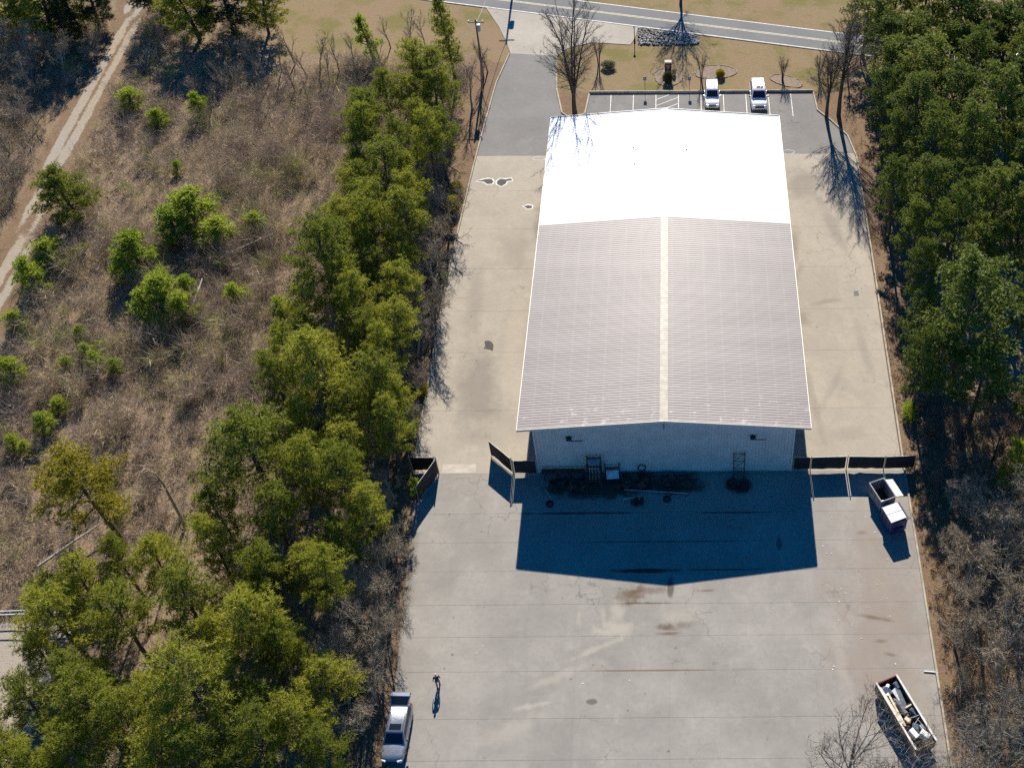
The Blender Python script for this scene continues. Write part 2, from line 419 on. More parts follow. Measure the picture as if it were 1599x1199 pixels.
yard = tag(MB().sheet([(-22.0, 0.0), (-20.6, -31), (21.0, -31), (21.4, 0.0)], -0.018).build('yard', M_JOINT), kind='structure')
slabs(yard, [-22.3, -7.0, 0.42, 11.9, 21.6], [-31, -26.65, -23.35, -19.4, -16.35, -13.4, -10.2, -7.32, -4.33, 0.0], M_YARD,
      left=lambda y: -22.3 - y * 0.06, right=lambda y: 21.55 + y * 0.012)
pave = tag(MB().sheet([(-22.5, 0.0), (21.4, 0.0), (21.8, 45.6), (-21.8, 45.6)], -0.018).build('side_pavement', M_JOINT), kind='structure')
ysl = [0.0, 7.4, 14.8, 20.5, 26.7, 33.0, 39.4, 45.7]
slabs(pave, [-22.6, -11.6], ysl, M_SLAB, left=lambda y: -22.65 + max(0, (y - 26) * 0.042), gap=0.018)
slabs(pave, [11.6, 21.6], ysl, M_SLAB, right=lambda y: 21.35 + y * 0.012, gap=0.018)
slabs(pave, [-11.6, 11.6], [0.0, 45.7], M_SLAB, gap=0.018)
MB().sheet([(-20.05, 0.1), (-17.0, 0.1), (-17.05, 1.1), (-20.05, 1.1)], 0.006).build('repair_slab', M_PALE, pave)

def outline(cx, cy, pts): return [(cx + a, cy + b) for a, b in pts]
def grow(poly, d):
    cx = sum(a for a, b in poly) / len(poly); cy = sum(b for a, b in poly) / len(poly)
    out = []
    n = len(poly)
    for i, (x, y) in enumerate(poly):
        x0, y0 = poly[i - 1]; x1, y1 = poly[(i + 1) % n]
        tx, ty = x1 - x0, y1 - y0; l = math.hypot(tx, ty) or 1
        out.append((x + ty / l * d, y - tx / l * d))
    return out
def marked_patch(poly):
    MB().sheet(grow(poly, 0.2), 0.005).build('paint_outline', M_PAINT, pave)
    MB().sheet(poly, 0.009).build('broken_patch', M_PATCH, pave)
marked_patch([(-21.4, 41.1), (-20.6, 41.05), (-20.1, 40.6), (-19.6, 40.65), (-19.45, 41.0), (-19.7, 41.45), (-20.2, 41.5), (-20.7, 41.35)])
marked_patch([(-19.0, 40.6), (-18.5, 40.2), (-18.05, 40.6), (-17.95, 41.1), (-17.35, 41.2), (-17.5, 41.55), (-18.1, 41.4), (-18.7, 41.5), (-19.05, 41.1)])
marked_patch([(-15.7, 36.75), (-15.2, 36.3), (-14.8, 36.4), (-14.75, 36.75), (-15.2, 36.9)])
MB().sheet([(-17.9, 16.35), (-17.75, 15.6), (-17.9, 15.35), (-17.3, 15.2), (-16.95, 15.0), (-16.95, 15.7), (-17.15, 16.2), (-17.5, 16.4)], 0.005).build('broken_patch', M_PATCH, pave)
def paint_loop(pts, parent, w=0.07, z=0.012):
    m = MB()
    n = len(pts)
    inner = grow(pts, -w)
    m.add([(x, y, z) for x, y in pts] + [(x, y, z) for x, y in inner], [(i, (i + 1) % n, (i + 1) % n + n, i + n) for i in range(n)])
    return m.build('paint_loop', M_PAINT, parent)
def ell(cx, cy, rx, ry, n=18, a0=0.0): return [(cx + rx * math.cos(a0 + 2 * math.pi * k / n) * (1 + 0.12 * math.sin(3 * k)), cy + ry * math.sin(a0 + 2 * math.pi * k / n)) for k in range(n)]
paint_loop(ell(-14.6, 45.1, 0.75, 0.35), pave); paint_loop(ell(-13.5, 44.9, 0.4, 0.45), pave)
MB().box(19.35, 19.85, 22.3, 23.0, -0.02, 0.006).build('drain_grate', simple('drain_iron', (0.05, 0.05, 0.05), 0.7), pave)

# ------------------------------------------------------------------ asphalt, apron, road, markings
lot = tag(MB().sheet([(-21.85, 45.72), (21.9, 45.72), (21.2, 49.0), (19.6, 51.9), (18.15, 54.0), (17.9, 57.75), (-9.45, 57.75), (-9.8, 53.7), (-10.4, 53.2), (-11.6, 53.0), (-12.4, 53.9), (-13.3, 58.5), (-13.6, 61.5), (-13.8, 65.9), (-19.8, 66.5), (-20.9, 60.0), (-21.5, 51.0)], 0.0).build('asphalt_drive', M_ASPH), kind='structure')
paint_loop(ell(14.2, 46.0, 0.75, 0.4), lot, 0.06, 0.006)
for i in range(9):
    x = -6.7 + 2.743 * i
    MB().sheet([(x - 0.05, 52.9), (x + 0.05, 52.9), (x + 0.05, 57.4), (x - 0.05, 57.4)], 0.004).build('stall_line', M_PAINT, lot)
for k in range(4):
    y = 52.6 + 1.25 * k
    MB().sheet([(-1.15, y), (-1.15, y + 0.11), (1.45, y + 1.75), (1.45, y + 1.64)], 0.004).build('hatch_line', M_PAINT, lot)
tag(MB().sheet([(-19.8, 66.5), (-13.8, 65.9), (-12.6, 67.6), (-9.5, 68.9), (-4.6, 68.3), (-4.1, 69.5), (-3.6, road_near(-3.6) - 0.02), (-24.0, road_near(-24.0) - 0.02), (-21.8, 72.5), (-20.5, 69.0)], 0.004).build('driveway_apron', M_APRON), kind='structure')
def along(x0, x1, off0, off1, z):
    return [(x0, road_near(x0) + off0), (x1, road_near(x1) + off0), (x1, road_near(x1) + off1), (x0, road_near(x0) + off1)]
road = tag(MB().sheet(along(-160, 160, 0, 4.75, 0), 0.008).build('road', M_ROAD), kind='structure')
MB().sheet(along(-160, 160, 0.12, 0.3, 0), 0.013).build('edge_line', M_PAINT, road)
MB().sheet(along(-160, 160, 4.5, 4.66, 0), 0.013).build('edge_line', M_PAINT, road)
MB().sheet(along(-160, 160, 2.25, 2.37, 0), 0.013).build('centre_line', M_CREAM, road)
MB().sheet(along(-160, 160, 2.5, 2.62, 0), 0.013).build('centre_line', M_CREAM, road)

def kerb(name, pts, w=0.16, h=0.13, z0=-0.1):
    m = MB(); n = len(pts); L, Rr = [], []
    for i, (x, y) in enumerate(pts):
        x0, y0 = pts[max(i - 1, 0)]; x1, y1 = pts[min(i + 1, n - 1)]
        l = math.hypot(x1 - x0, y1 - y0); nx, ny = -(y1 - y0) / l, (x1 - x0) / l
        L.append((x + nx * w / 2, y + ny * w / 2)); Rr.append((x - nx * w / 2, y - ny * w / 2))
    rings = [[(*L[i], z0), (*Rr[i], z0), (*Rr[i], h - 0.02), (Rr[i][0] * 0.9 + L[i][0] * 0.1, Rr[i][1] * 0.9 + L[i][1] * 0.1, h), (L[i][0] * 0.9 + Rr[i][0] * 0.1, L[i][1] * 0.9 + Rr[i][1] * 0.1, h), (*L[i], h - 0.02)] for i in range(n)]
    m.rings(rings)
    return tag(m.build(name, M_KERB), kind='structure')
kerb('drive_kerb', [(-22.72, 1.6), (-22.74, 26), (-22.0, 44), (-21.6, 51.0), (-21.0, 60.0), (-19.95, 66.3)])
kerb('island_kerb', [(-13.72, 62.5), (-13.4, 58.5), (-12.5, 53.85), (-11.65, 52.95), (-10.35, 53.12), (-9.72, 53.65), (-9.36, 57.72)], 0.2)
kerb('parking_kerb', [(-9.4, 57.86), (18.05, 57.86)], 0.2, 0.27)
kerb('lot_kerb', [(18.02, 57.7), (18.25, 54.0), (19.75, 51.9), (21.35, 49.0), (22.0, 45.0), (21.9, 30), (21.55, 0.8), (21.5, -12), (21.35, -30)], 0.18)

# ------------------------------------------------------------------ warehouse
BW, HE, HR, OV, EO, BL = 11.3, 6.26, 7.35, 0.08, 1.36, 44.41
EX = BW + EO
def roof_z(x): return HR - (HR - HE) * abs(x) / EX
def roof_mat(name, base, dark, streak, spots):
    t = NT(name)
    x, y, z = t.xyz()
    c = t.mix(t.rng(t.noise(0.35, detail=6, stretch=(0.25, 1.6, 1)), 0.3, 0.7), dark, base)
    # fastener lines along the purlins
    w = t.math('ABSOLUTE', t.math('SUBTRACT', t.math('FRACT', t.math('MULTIPLY', x, 1 / 1.52)), 0.5))
    c = t.mix(t.math('MULTIPLY', t.rng(w, 0.10, 0.0), streak), c, tuple(min(1, q * 1.35) for q in base))
    if spots:
        m = t.math('MULTIPLY', t.rng(t.noise(1.4, detail=5, off=(2, 2, 0)), 0.58, 0.68), t.rng(t.math('ADD', y, t.math('MULTIPLY', t.noise(0.3), 8.0)), 9.5, 3.5))
        c = t.mix(t.math('MULTIPLY', m, 0.6), c, (0.55, 0.52, 0.5))
        c = t.mix(t.rng(t.noise(0.7, detail=5, off=(7, 2, 0)), 0.62, 0.75, 0, 0.4), c, (0.30, 0.24, 0.20))
    return t.done(c, 0.5, 0.0, 0.4)
M_ROOF = roof_mat('aged_roof_metal', (0.285, 0.243, 0.222), (0.24, 0.204, 0.187), 0.22, True)
M_ROOFW = roof_mat('white_coated_roof', (0.82, 0.81, 0.79), (0.76, 0.75, 0.73), 0.1, False)
M_CAP = simple('cream_ridge_metal', (0.36, 0.32, 0.235), 0.5, var=0.3, scale=2)
M_CAPW = simple('white_ridge_metal', (0.82, 0.81, 0.79), 0.5, var=0.05)
M_WALL = simple('pale_wall_metal', (0.60, 0.58, 0.54), 0.55, var=0.1, scale=0.6)
M_TRIM = simple('pale_trim_metal', (0.66, 0.62, 0.52), 0.5, var=0.1)
M_BASE = simple('foundation_concrete', (0.26, 0.23, 0.19), 0.9, var=0.3, scale=1.5)
M_BLACK = simple('black_metal', (0.02, 0.02, 0.022), 0.55, var=0.3)
M_DSTEEL = simple('dark_steel', (0.05, 0.045, 0.042), 0.6, 0.3, var=0.4, grime=(0.10, 0.05, 0.03))
M_RUST = simple('rusty_steel', (0.14, 0.07, 0.045), 0.8, var=0.4, scale=4, grime=(0.07, 0.045, 0.035))
M_GALV = simple('galvanised_steel', (0.42, 0.41, 0.39), 0.45, 0.5, var=0.15)
M_LENS = simple('lamp_lens', (0.8, 0.8, 0.78), 0.3, var=0.05)
M_WHITE = simple('white_enamel', (0.80, 0.80, 0.78), 0.4, var=0.06)
bld = empty('warehouse', (0, 22, 0), 0, 'long metal warehouse with white coated front roof and pale ribbed rear wall', 'warehouse')
def bk(mb, name, mats, smooth=False):
    o = mb.build(name, mats, bld); o.location = (0, -22, 0); return o
m = MB()   # inner shell of the walls
prof = [(-BW + 0.06, 0.12), (BW - 0.06, 0.12), (BW - 0.06, roof_z(BW) - 0.16), (0, HR - 0.16), (-BW + 0.06, roof_z(BW) - 0.16)]
m.rings([[(x, 0.06, z) for x, z in prof], [(x, BL - 0.25, z) for x, z in prof]])
bk(m, 'wall', M_WALL)
m = MB().box(-BW - 0.12, BW + 0.12, -0.06, BL - 0.1, -0.05, 0.14); bk(m, 'foundation', M_BASE)
# wall panels, each with three ribs
NPW = 27; PW = 2 * BW / NPW
def rib_profile(w, h):   # (offset along, proud) for three ribs
    p = w / 3; out = []
    for k in range(3):
        a = k * p
        out += [(a + p * 0.30, 0.0), (a + p * 0.38, h), (a + p * 0.62, h), (a + p * 0.70, 0.0)]
    return [(0.002, 0.0)] + out + [(w - 0.002, 0.0)]
wp = rib_profile(PW, 0.055)
for k in range(NPW):
    x0 = -BW + k * PW
    for (yy, sgn) in ((0.02, -1), (BL - 0.22, 1)):
        m = MB()
        pts = [(x0 + a, yy + sgn * b) for a, b in wp]
        m.rings([[(x, y, 0.15) for x, y in pts], [(x, y, roof_z(x) - 0.13) for x, y in pts]], False, False, closed=False)
        bk(m, 'wall_panel', M_WALL)
NPS = 52; PS = (BL - 0.26) / NPS
sp = rib_profile(PS, 0.034)
for sgn in (-1, 1):
    m = MB()
    pts = [(sgn * (BW + b), a) for a, b in sp]
    m.rings([[(x, y, 0.15) for x, y in pts], [(x, y, roof_z(BW) - 0.16) for x, y in pts]], False, False, closed=False)
    me_s = m.mesh('wall_panel', M_WALL)
    for k in range(NPS):
        link('wall_panel', me_s, None, bld, (0, -22 + 0.02 + k * PS, 0))
# roof: deck, panels, ridge caps, trims
m = MB()
for sgn in (-1, 1):
    m.rings([[(0, y, HR - 0.12), (0, y, HR - 0.03), (sgn * (EX - 0.05), y, HE - 0.025), (sgn * (EX - 0.05), y, HE - 0.115)] for y in (-OV + 0.05, BL - 0.05)])
bk(m, 'roof_deck', M_TRIM)
NR = 52; PR = (BL + OV) / NR
rp = rib_profile(PR, 0.021)
for sgn in (-1, 1):
    m = MB()
    nz = EX / math.hypot(EX, HR - HE); nx = sgn * (HR - HE) / math.hypot(EX, HR - HE)
    xs = [0.0, 0.25, 0.5, 0.75, 1.0]
    m.rings([[(sgn * EX * f + nx * b, a, HR - (HR - HE) * f + nz * b) for a, b in rp] for f in xs], False, False, closed=False)
    ma = m.mesh('roof_panel', M_ROOF); mw = ma.copy(); mw.materials[0] = M_ROOFW
    for k in range(NR):
        white = k >= 31
        link('roof_panel', mw if white else ma, None, bld, (0, -22 - OV + k * PR, 0))
for k in range(15):
    y0 = -OV - 0.02 + k * (BL + OV + 0.04) / 15; y1 = -OV - 0.02 + (k + 1) * (BL + OV + 0.04) / 15 + 0.03
    lift = 0.062 + (k % 2) * 0.006
    m = MB().rings([[(-0.35, y, roof_z(0.35) + lift - 0.03), (-0.35, y, roof_z(0.35) + lift), (0, y, HR + lift + 0.012), (0.35, y, roof_z(0.35) + lift), (0.35, y, roof_z(0.35) + lift - 0.03)] for y in (y0, y1)], True, True)
    bk(m, 'ridge_cap', M_CAP if k < 9 else M_CAPW)
for sgn in (-1, 1):
    for (y0, y1) in ((-OV - 0.075, -OV - 0.005), (BL + 0.005, BL + 0.075)):
        m = MB().rings([[(sgn * 0.0, y0, z0 + HR), (sgn * 0.0, y1, z0 + HR), (sgn * (EX + 0.02), y1, z0 + HE), (sgn * (EX + 0.02), y0, z0 + HE)] for z0 in (-0.17, 0.085)])
        bk(m, 'rake_trim', M_TRIM)
    m = MB().box(sgn * (EX + 0.035) - 0.03, sgn * (EX + 0.035) + 0.03, -OV, BL, HE - 0.13, HE + 0.045); bk(m, 'eave_trim', M_TRIM)
    m = MB().box(sgn * BW - 0.07, sgn * BW + 0.07, -0.05, 0.09, 0.14, roof_z(BW) - 0.17); bk(m, 'corner_trim', M_TRIM)
for (x, y) in ((-3.35, 38.0), (-3.2, 35.2), (2.3, 37.5)):
    m = MB().tube([(x, y, roof_z(x) - 0.05), (x, y, roof_z(x) + 0.09)], 0.06, 8); m.tube([(x, y, roof_z(x) + 0.09), (x, y, roof_z(x) + 0.11)], 0.09, 8)
    bk(m, 'roof_vent', M_WHITE)
for x in (-8.25, 7.7):
    m = MB().cbox((x, -0.16, 5.15), (0.46, 0.3, 0.3)); lamp = bk(m, 'wall_light', M_BLACK)
    m = MB().cbox((x, -0.22, 4.97), (0.36, 0.26, 0.06), rx=0.25); q = m.build('lens', M_LENS, lamp)
    m = MB().box(x - 0.1, x + 1.15, -0.055, -0.02, 4.62, 4.68); q = m.build('conduit', M_BLACK, lamp)
m = MB().tube([(0, -0.12, 7.0), (0, -0.12, 6.3)], 0.035, 6); bk(m, 'vent_pipe', M_BLACK)
# the front of the building
for x in (-6, -2, 6):
    o = bk(MB().box(x - 0.75, x + 0.75, BL - 0.17, BL - 0.12, 1.0, 2.3), 'window', simple('dark_window', (0.02, 0.025, 0.03), 0.1))
o = bk(MB().box(1.4, 2.5, BL - 0.17, BL - 0.11, 0.14, 2.3), 'door', simple('door_paint', (0.2, 0.2, 0.2), 0.5))

# ------------------------------------------------------------------ vegetation
def leaf_mat(name, a, b, trans=0.35, attr=False, hue=0.0, rough=0.6):
    t = NT(name)
    oi = t.n('ShaderNodeObjectInfo')
    if attr:
        at = t.n('ShaderNodeAttribute'); at.attribute_name = 'tint'
        c = t.mix(t.rng(t.noise(0.7, detail=3), 0.3, 0.7, 0, 0.5), at.outputs['Color'], a)
    else:
        f = t.math('ADD', t.math('MULTIPLY', t.noise(1.1, detail=4), 0.7), t.math('MULTIPLY', oi.outputs['Random'], 0.5))
        c = t.mix(t.rng(f, 0.35, 0.85), a, b)
    t.done(c, rough, 0, 0.25)
    tr = t.n('ShaderNodeBsdfTranslucent'); t.lk(t.mix(0.35, c, (0.25, 0.28, 0.03)) if not attr else c, tr.inputs['Color'])
    mx = t.n('ShaderNodeMixShader'); mx.inputs[0].default_value = trans
    t.lk(t.b.outputs[0], mx.inputs[1]); t.lk(tr.outputs[0], mx.inputs[2])
    out = [n for n in t.t.nodes if n.type == 'OUTPUT_MATERIAL'][0]
    t.lk(mx.outputs[0], out.inputs['Surface'])
    return t.mat
M_NEED = leaf_mat('pine_needles', (0.175, 0.20, 0.022), (0.38, 0.37, 0.042), 0.45)
M_NEEDB = leaf_mat('deep_pine_needles', (0.10, 0.15, 0.026), (0.26, 0.285, 0.045), 0.28)
M_NEEDY = leaf_mat('yellowish_needles', (0.33, 0.265, 0.016), (0.47, 0.355, 0.022), 0.42)
M_NEEDV = leaf_mat('fresh_needles', (0.25, 0.34, 0.025), (0.40, 0.45, 0.045), 0.5)
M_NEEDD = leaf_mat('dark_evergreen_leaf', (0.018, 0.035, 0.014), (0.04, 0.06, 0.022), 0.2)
M_DRY = leaf_mat('dry_leaves', (0.20, 0.125, 0.07), (0.30, 0.20, 0.12), 0.3)
M_PBARK = simple('pine_bark', (0.105, 0.075, 0.055), 0.95, var=0.45, scale=3)
M_GBARK = simple('grey_bark', (0.34, 0.285, 0.205), 0.95, var=0.4, scale=2.5)
M_DBARK = simple('dark_bark', (0.085, 0.066, 0.055), 0.95, var=0.4, scale=2.5)
M_TWIG = simple('pale_twigs', (0.33, 0.26, 0.17), 0.95, var=0.35, scale=0.8)
M_DTWIG = simple('brown_twigs', (0.15, 0.115, 0.09), 0.95, var=0.35, scale=0.8)
M_BRUSH = leaf_mat('brush_twigs', (0.20, 0.155, 0.115), (0.2, 0.16, 0.12), 0.15, attr=True)

def unit(a): return a / np.maximum(np.linalg.norm(a, axis=-1, keepdims=True), 1e-9)
def blades(P, D, length, width, r):
    """one thin triangle per row, from P along D"""
    n = len(P)
    side = unit(np.cross(D, r.normal(size=(n, 3))))
    l = np.broadcast_to(np.asarray(length, float), (n,))[:, None]; w = np.broadcast_to(np.asarray(width, float), (n,))[:, None]
    return np.stack([P - side * w / 2, P + side * w / 2, P + D * l], 1)

def pine_proto(seed, H=12.0, R=3.2, base=0.42, nbr=46, tufts=13, kb=7, top_round=0.5, dens=1.9, cr=(0.30, 0.56), bl=(0.2, 0.34), bw=(0.045, 0.075)):
    r = np.random.default_rng(seed)
    bx, by = r.normal(0, 0.25, 2)
    def axis(f): return np.array([bx * f * f * 1.5 + 0.12 * math.sin(5 * f + seed), by * f * f * 1.5 + 0.12 * math.cos(4 * f), H * f])
    mb = MB()
    mb.tube([axis(f) for f in np.linspace(0, 0.97, 9)], [0.20 * (1 - f) ** 0.8 + 0.025 for f in np.linspace(0, 0.97, 9)], 7)
    C, CR = [], []
    for i in range(nbr):
        f = base + (0.98 - base) * (i + r.random()) / nbr
        g = (f - base) / (1 - base)
        prof = (1 - g) ** top_round * (0.55 + 0.45 * min(1, g / 0.25)) + 0.08
        L = R * prof * r.uniform(0.65, 1.15)
        a = i * 2.4 + r.uniform(-0.5, 0.5)
        el = 0.05 + 0.65 * g + r.uniform(-0.15, 0.2)
        o = axis(f); d = np.array([math.cos(a) * math.cos(el), math.sin(a) * math.cos(el), math.sin(el)])
        pts = [o + d * L * s + np.array([0, 0, 0.10 * L * s * s]) for s in (0, 0.5, 1.0)]
        mb.tube(pts, [0.055 * (1 - g * 0.5), 0.035, 0.012], 4, False)
        nc = max(2, int(round(L * dens)))
        for k in range(nc):
            s = 0.42 + 0.6 * (k + r.random() * 0.8) / nc
            q = o + d * L * s + np.array([0, 0, 0.10 * L * s * s])
            lat = np.array([-d[1], d[0], 0]); lat = lat / (np.linalg.norm(lat) + 1e-6)
            q = q + lat * r.uniform(-0.42, 0.42) * L * 0.5 * s + np.array([0, 0, r.uniform(-0.1, 0.22)])
            C.append(q); CR.append(r.uniform(*cr))
    for i in range(7):      # dead stubs below the crown
        f = r.uniform(0.5 * base, base); a = r.uniform(0, 6.28); o = axis(f)
        mb.tube([o, o + np.array([math.cos(a), math.sin(a), r.uniform(-0.1, 0.2)]) * r.uniform(0.5, 1.4)], [0.025, 0.008], 3, False)
    C = np.array(C); CR = np.array(CR)
    n = len(C) * tufts
    cd = unit(r.normal(size=(n, 3)) + np.array([0, 0, 0.55]))
    rad = np.repeat(CR, tufts)[:, None] * np.sqrt(r.random((n, 1))) * np.array([1.15, 1.15, 0.72])
    T = np.repeat(C, tufts, 0) + cd * rad
    P = np.repeat(T, kb, 0)
    D = unit(np.repeat(cd, kb, 0) * 0.7 + r.normal(size=(n * kb, 3)) * 0.75 + np.array([0, 0, 0.12]))
    V = blades(P, D, r.uniform(*bl, n * kb), r.uniform(*bw, n * kb), r)
    return mb, V, H, R

PROTO = {}
def make_pine(key, seed, leaf, **kw):
    mb, V, H, R = pine_proto(seed, **kw)
    PROTO[key] = (mb.mesh('trunk', M_PBARK, True), tri_mesh('crown', V, leaf), H, R)
for k in range(5):
    make_pine('p%d' % k, 20 + k, M_NEED, base=(0.42, 0.36, 0.5, 0.45, 0.4)[k], nbr=(40, 46, 36, 40, 42)[k], top_round=(0.5, 0.7, 0.45, 0.6, 0.55)[k], dens=1.5, cr=(0.3, 0.66), tufts=15, bl=(0.22, 0.38), bw=(0.04, 0.066))
for k in range(4):
    make_pine('w%d' % k, 40 + k, M_NEEDB, base=(0.3, 0.36, 0.28, 0.34)[k], nbr=40, tufts=30, top_round=(0.36, 0.45, 0.3, 0.4)[k], dens=0.95, cr=(0.36, 0.68), bl=(0.16, 0.28), bw=(0.06, 0.1))
make_pine('yellow', 60, M_NEEDY, base=0.42, nbr=46, tufts=11)
make_pine('spire', 61, M_NEED, H=13, R=1.9, base=0.3, nbr=60, tufts=13, top_round=0.6)
for k in range(3):
    make_pine('y%d' % k, 70 + k, M_NEEDV, H=4.0, R=1.7, base=0.10, nbr=28, tufts=9, kb=7, top_round=0.75, cr=(0.2, 0.42), bl=(0.22, 0.4))
for k in range(2):
    make_pine('d%d' % k, 80 + k, M_NEEDD, H=9, R=3.4, base=0.12, nbr=60, tufts=16, top_round=0.6)

def ground_z(x, y):
    i = int(np.clip(np.searchsorted(gx, x), 1, nx_ - 1)); j = int(np.clip(np.searchsorted(gy, y), 1, ny_ - 1))
    return float(min(GZ[i, j], GZ[i - 1, j], GZ[i, j - 1], GZ[i - 1, j - 1]))
def plant(name, key, x, y, H, R, label, cat, group=None, lean=0.03, parts=('trunk', 'crown'), r=random):
    if name == 'pine_tree' and group:
        label = ('tall ' if H >= 11.5 else 'low ' if H < 9 else '') + ('broad ' if R > 3.3 else 'slim ' if R < 2.6 else '') + label.replace('broad ', '')
    t, c, h0, r0 = PROTO[key]
    e = empty(name, (x, y, ground_z(x, y) - 0.02), r.uniform(0, 6.28), label, cat, group)
    e.rotation_euler = (r.uniform(-lean, lean), r.uniform(-lean, lean), r.uniform(0, 6.28))
    e.scale = (R / r0, R / r0, H / h0)
    link(parts[0], t, None, e); q = link(parts[1], c, None, e)
    if parts[1] == 'twigs': q['kind'] = 'stuff'
    return e

BELT_PINES = [(-29.3,52.3,11.0,2.94), (-31.8,48.9,10.0,2.54), (-25.1,47.6,10.0,2.52), (-33.2,43.2,11.0,3.33), (-27.2,43.8,9.0,2.13), (-28.9,32.8,12.0,3.64), (-26.6,33.0,10.0,2.34), (-30.1,27.1,11.0,3.22), (-25.8,25.3,12.0,3.17), (-32.8,19.5,13.0,4.12), (-28.2,20.2,9.0,2.50), (-28.5,14.4,11.0,2.99), (-24.6,11.7,10.0,2.66), (-29.9,4.7,13.0,3.90), (-25.6,4.4,11.0,3.09), (-23.5,4.3,8.0,1.99), (-23.4,-0.1,10.0,2.47), (-27.3,1.7,10.0,2.49), (-33.3,-4.6,14.0,4.43), (-29.2,-4.9,12.0,2.89), (-26.3,-6.5,12.0,2.86), (-24.1,-8.4,10.0,2.46), (-31.0,-9.5,11.0,2.56), (-35.6,-8.9,10.0,2.32), (-26.4,-11.0,9.0,2.30)]
GROVE_PINES = [(-43.0,-12.6,9.0,2.02), (-39.2,-13.7,10.0,2.49), (-45.1,-18.9,11.0,3.10), (-40.4,-18.6,11.0,2.87), (-35.6,-18.0,12.0,3.10), (-30.0,-19.8,13.0,3.28), (-33.5,-20.4,10.0,2.37), (-28.6,-21.0,10.0,2.13), (-32.5,-26.2,14.0,3.76), (-40.6,-25.9,12.0,3.37), (-36.7,-27.1,12.0,2.89), (-27.0,-20.6,7.0,1.44), (-26.0,-26.5,10.0,2.49), (-28.0,-29.0,11.0,2.64), (-23.5,-28.4,9.0,2.02), (-31.5,-29.9,12.0,2.82), (-46.8,-20.3,8.0,1.92), (-34.7,-30.0,11.0,2.62), (-40.3,-29.1,11.0,2.42)]
EDGE_EVERGREENS = [(-60.5,70.1,9.0,4.44), (-56.0,72.0,10.0,5.28), (-51.5,71.5,9.0,3.25), (-66.5,75.5,9.0,3.72), (-78.5,69.8,11.0,5.21), (-74.1,73.0,10.0,3.67), (-83.4,71.6,10.0,3.65), (-75.8,68.3,8.0,2.81)]
YOUNG_PINES = [(-37.2,65.5,5.5,1.20), (-50.7,33.4,4.5,2.57), (-52.7,31.7,4.0,2.04), (-47.8,30.9,3.5,2.04), (-54.9,26.9,4.5,2.32), (-55.7,25.4,3.0,1.32), (-50.3,20.3,4.5,2.39), (-48.1,19.4,3.5,1.59), (-52.3,20.7,3.0,1.29), (-56.1,54.2,3.0,1.15), (-64.5,55.3,2.6,1.61), (-60.3,51.7,2.2,1.21), (-43.4,21.9,2.6,1.17), (-48.6,22.5,3.0,1.10), (-64.5,23.8,4.0,1.56), (-64.0,28.4,3.0,2.01), (-62.3,11.3,3.0,1.34), (-57.4,5.3,2.2,1.00), (-57.8,12.5,1.8,0.86), (-54.9,13.2,2.0,0.99), (-52.9,12.6,1.8,0.80), (-56.4,14.8,1.8,0.81), (-58.0,2.6,1.6,0.64), (-59.3,3.3,1.8,0.76), (-44.4,33.0,2.5,1.38), (-38.5,20.1,2.2,1.16), (-56.9,7.9,1.6,0.90), (-55.5,42.9,1.5,0.73), (-57.7,16.9,1.8,0.82), (-64.9,18.5,2.2,1.15)]
WOOD_PINES = [(25.8,61.9,12.0,3.07), (29.4,58.0,13.0,3.38), (34.3,60.7,13.0,3.42), (38.6,59.2,13.0,3.40), (42.9,62.0,13.0,3.44), (25.9,53.1,12.0,2.94), (29.9,49.7,14.0,3.59), (35.2,51.7,12.0,3.29), (24.7,46.1,11.0,2.49), (27.7,41.9,14.0,3.28), (32.3,44.0,13.0,3.50), (35.7,40.1,14.0,3.42), (39.0,39.5,14.0,3.06), (24.5,38.5,11.0,2.40), (27.9,35.6,13.0,3.01), (31.9,35.0,13.0,3.17), (23.9,31.0,11.0,2.30), (26.5,27.8,13.0,2.89), (30.2,29.4,11.0,2.61), (32.9,26.1,15.0,3.15), (37.0,32.3,13.0,2.63), (25.0,23.8,12.0,2.36), (27.8,20.8,14.0,2.91), (31.4,21.5,13.0,2.78), (35.1,22.9,13.0,2.81), (25.2,18.1,11.0,2.14), (24.1,13.7,10.0,2.09), (27.2,9.5,16.0,4.25), (24.7,7.5,12.0,2.57), (28.2,5.2,13.0,3.08), (31.6,6.1,14.0,2.24), (33.9,14.0,13.0,2.66), (23.1,6.8,10.0,2.01), (31.2,2.0,11.0,1.94), (31.8,12.3,13.0,2.34), (33.1,2.2,13.0,2.74), (36.3,17.5,14.0,3.01), (38.3,26.8,14.0,3.18), (42.5,46.5,14.0,3.53), (44.4,55.4,14.0,3.69), (26.6,57.6,12,2.9), (30.3,54.6,12,3.2), (33.7,56.0,13,3.2), (37.4,55.6,13,3.2), (41.2,53.4,13,3.2), (24.9,65.5,11,2.7), (40.5,57.5,13,3.2), (36,64,13,3.3), (31.5,63.5,13,3.3), (28,66,12,3.0), (40.5,49.5,13,3.2), (46.5,50.0,13,3.3)]
def belt_label(x, y):
    if y > 38: return 'green pine of the belt beside the asphalt drive, nearest the tan lawn', 'tree', 'belt pines by the asphalt drive'
    if y > 24: return 'green pine of the belt opposite the white part of the roof', 'tree', 'belt pines opposite the white roof'
    if y > 3: return 'green pine of the belt opposite the grey ribbed part of the roof', 'tree', 'belt pines opposite the grey roof'
    if x < -33: return 'broad green pine at the brush side of the belt near the dead snag', 'tree', 'belt pines near the snag'
    return 'green pine of the belt crowding the open gate at the yard', 'tree', 'belt pines by the yard gate'
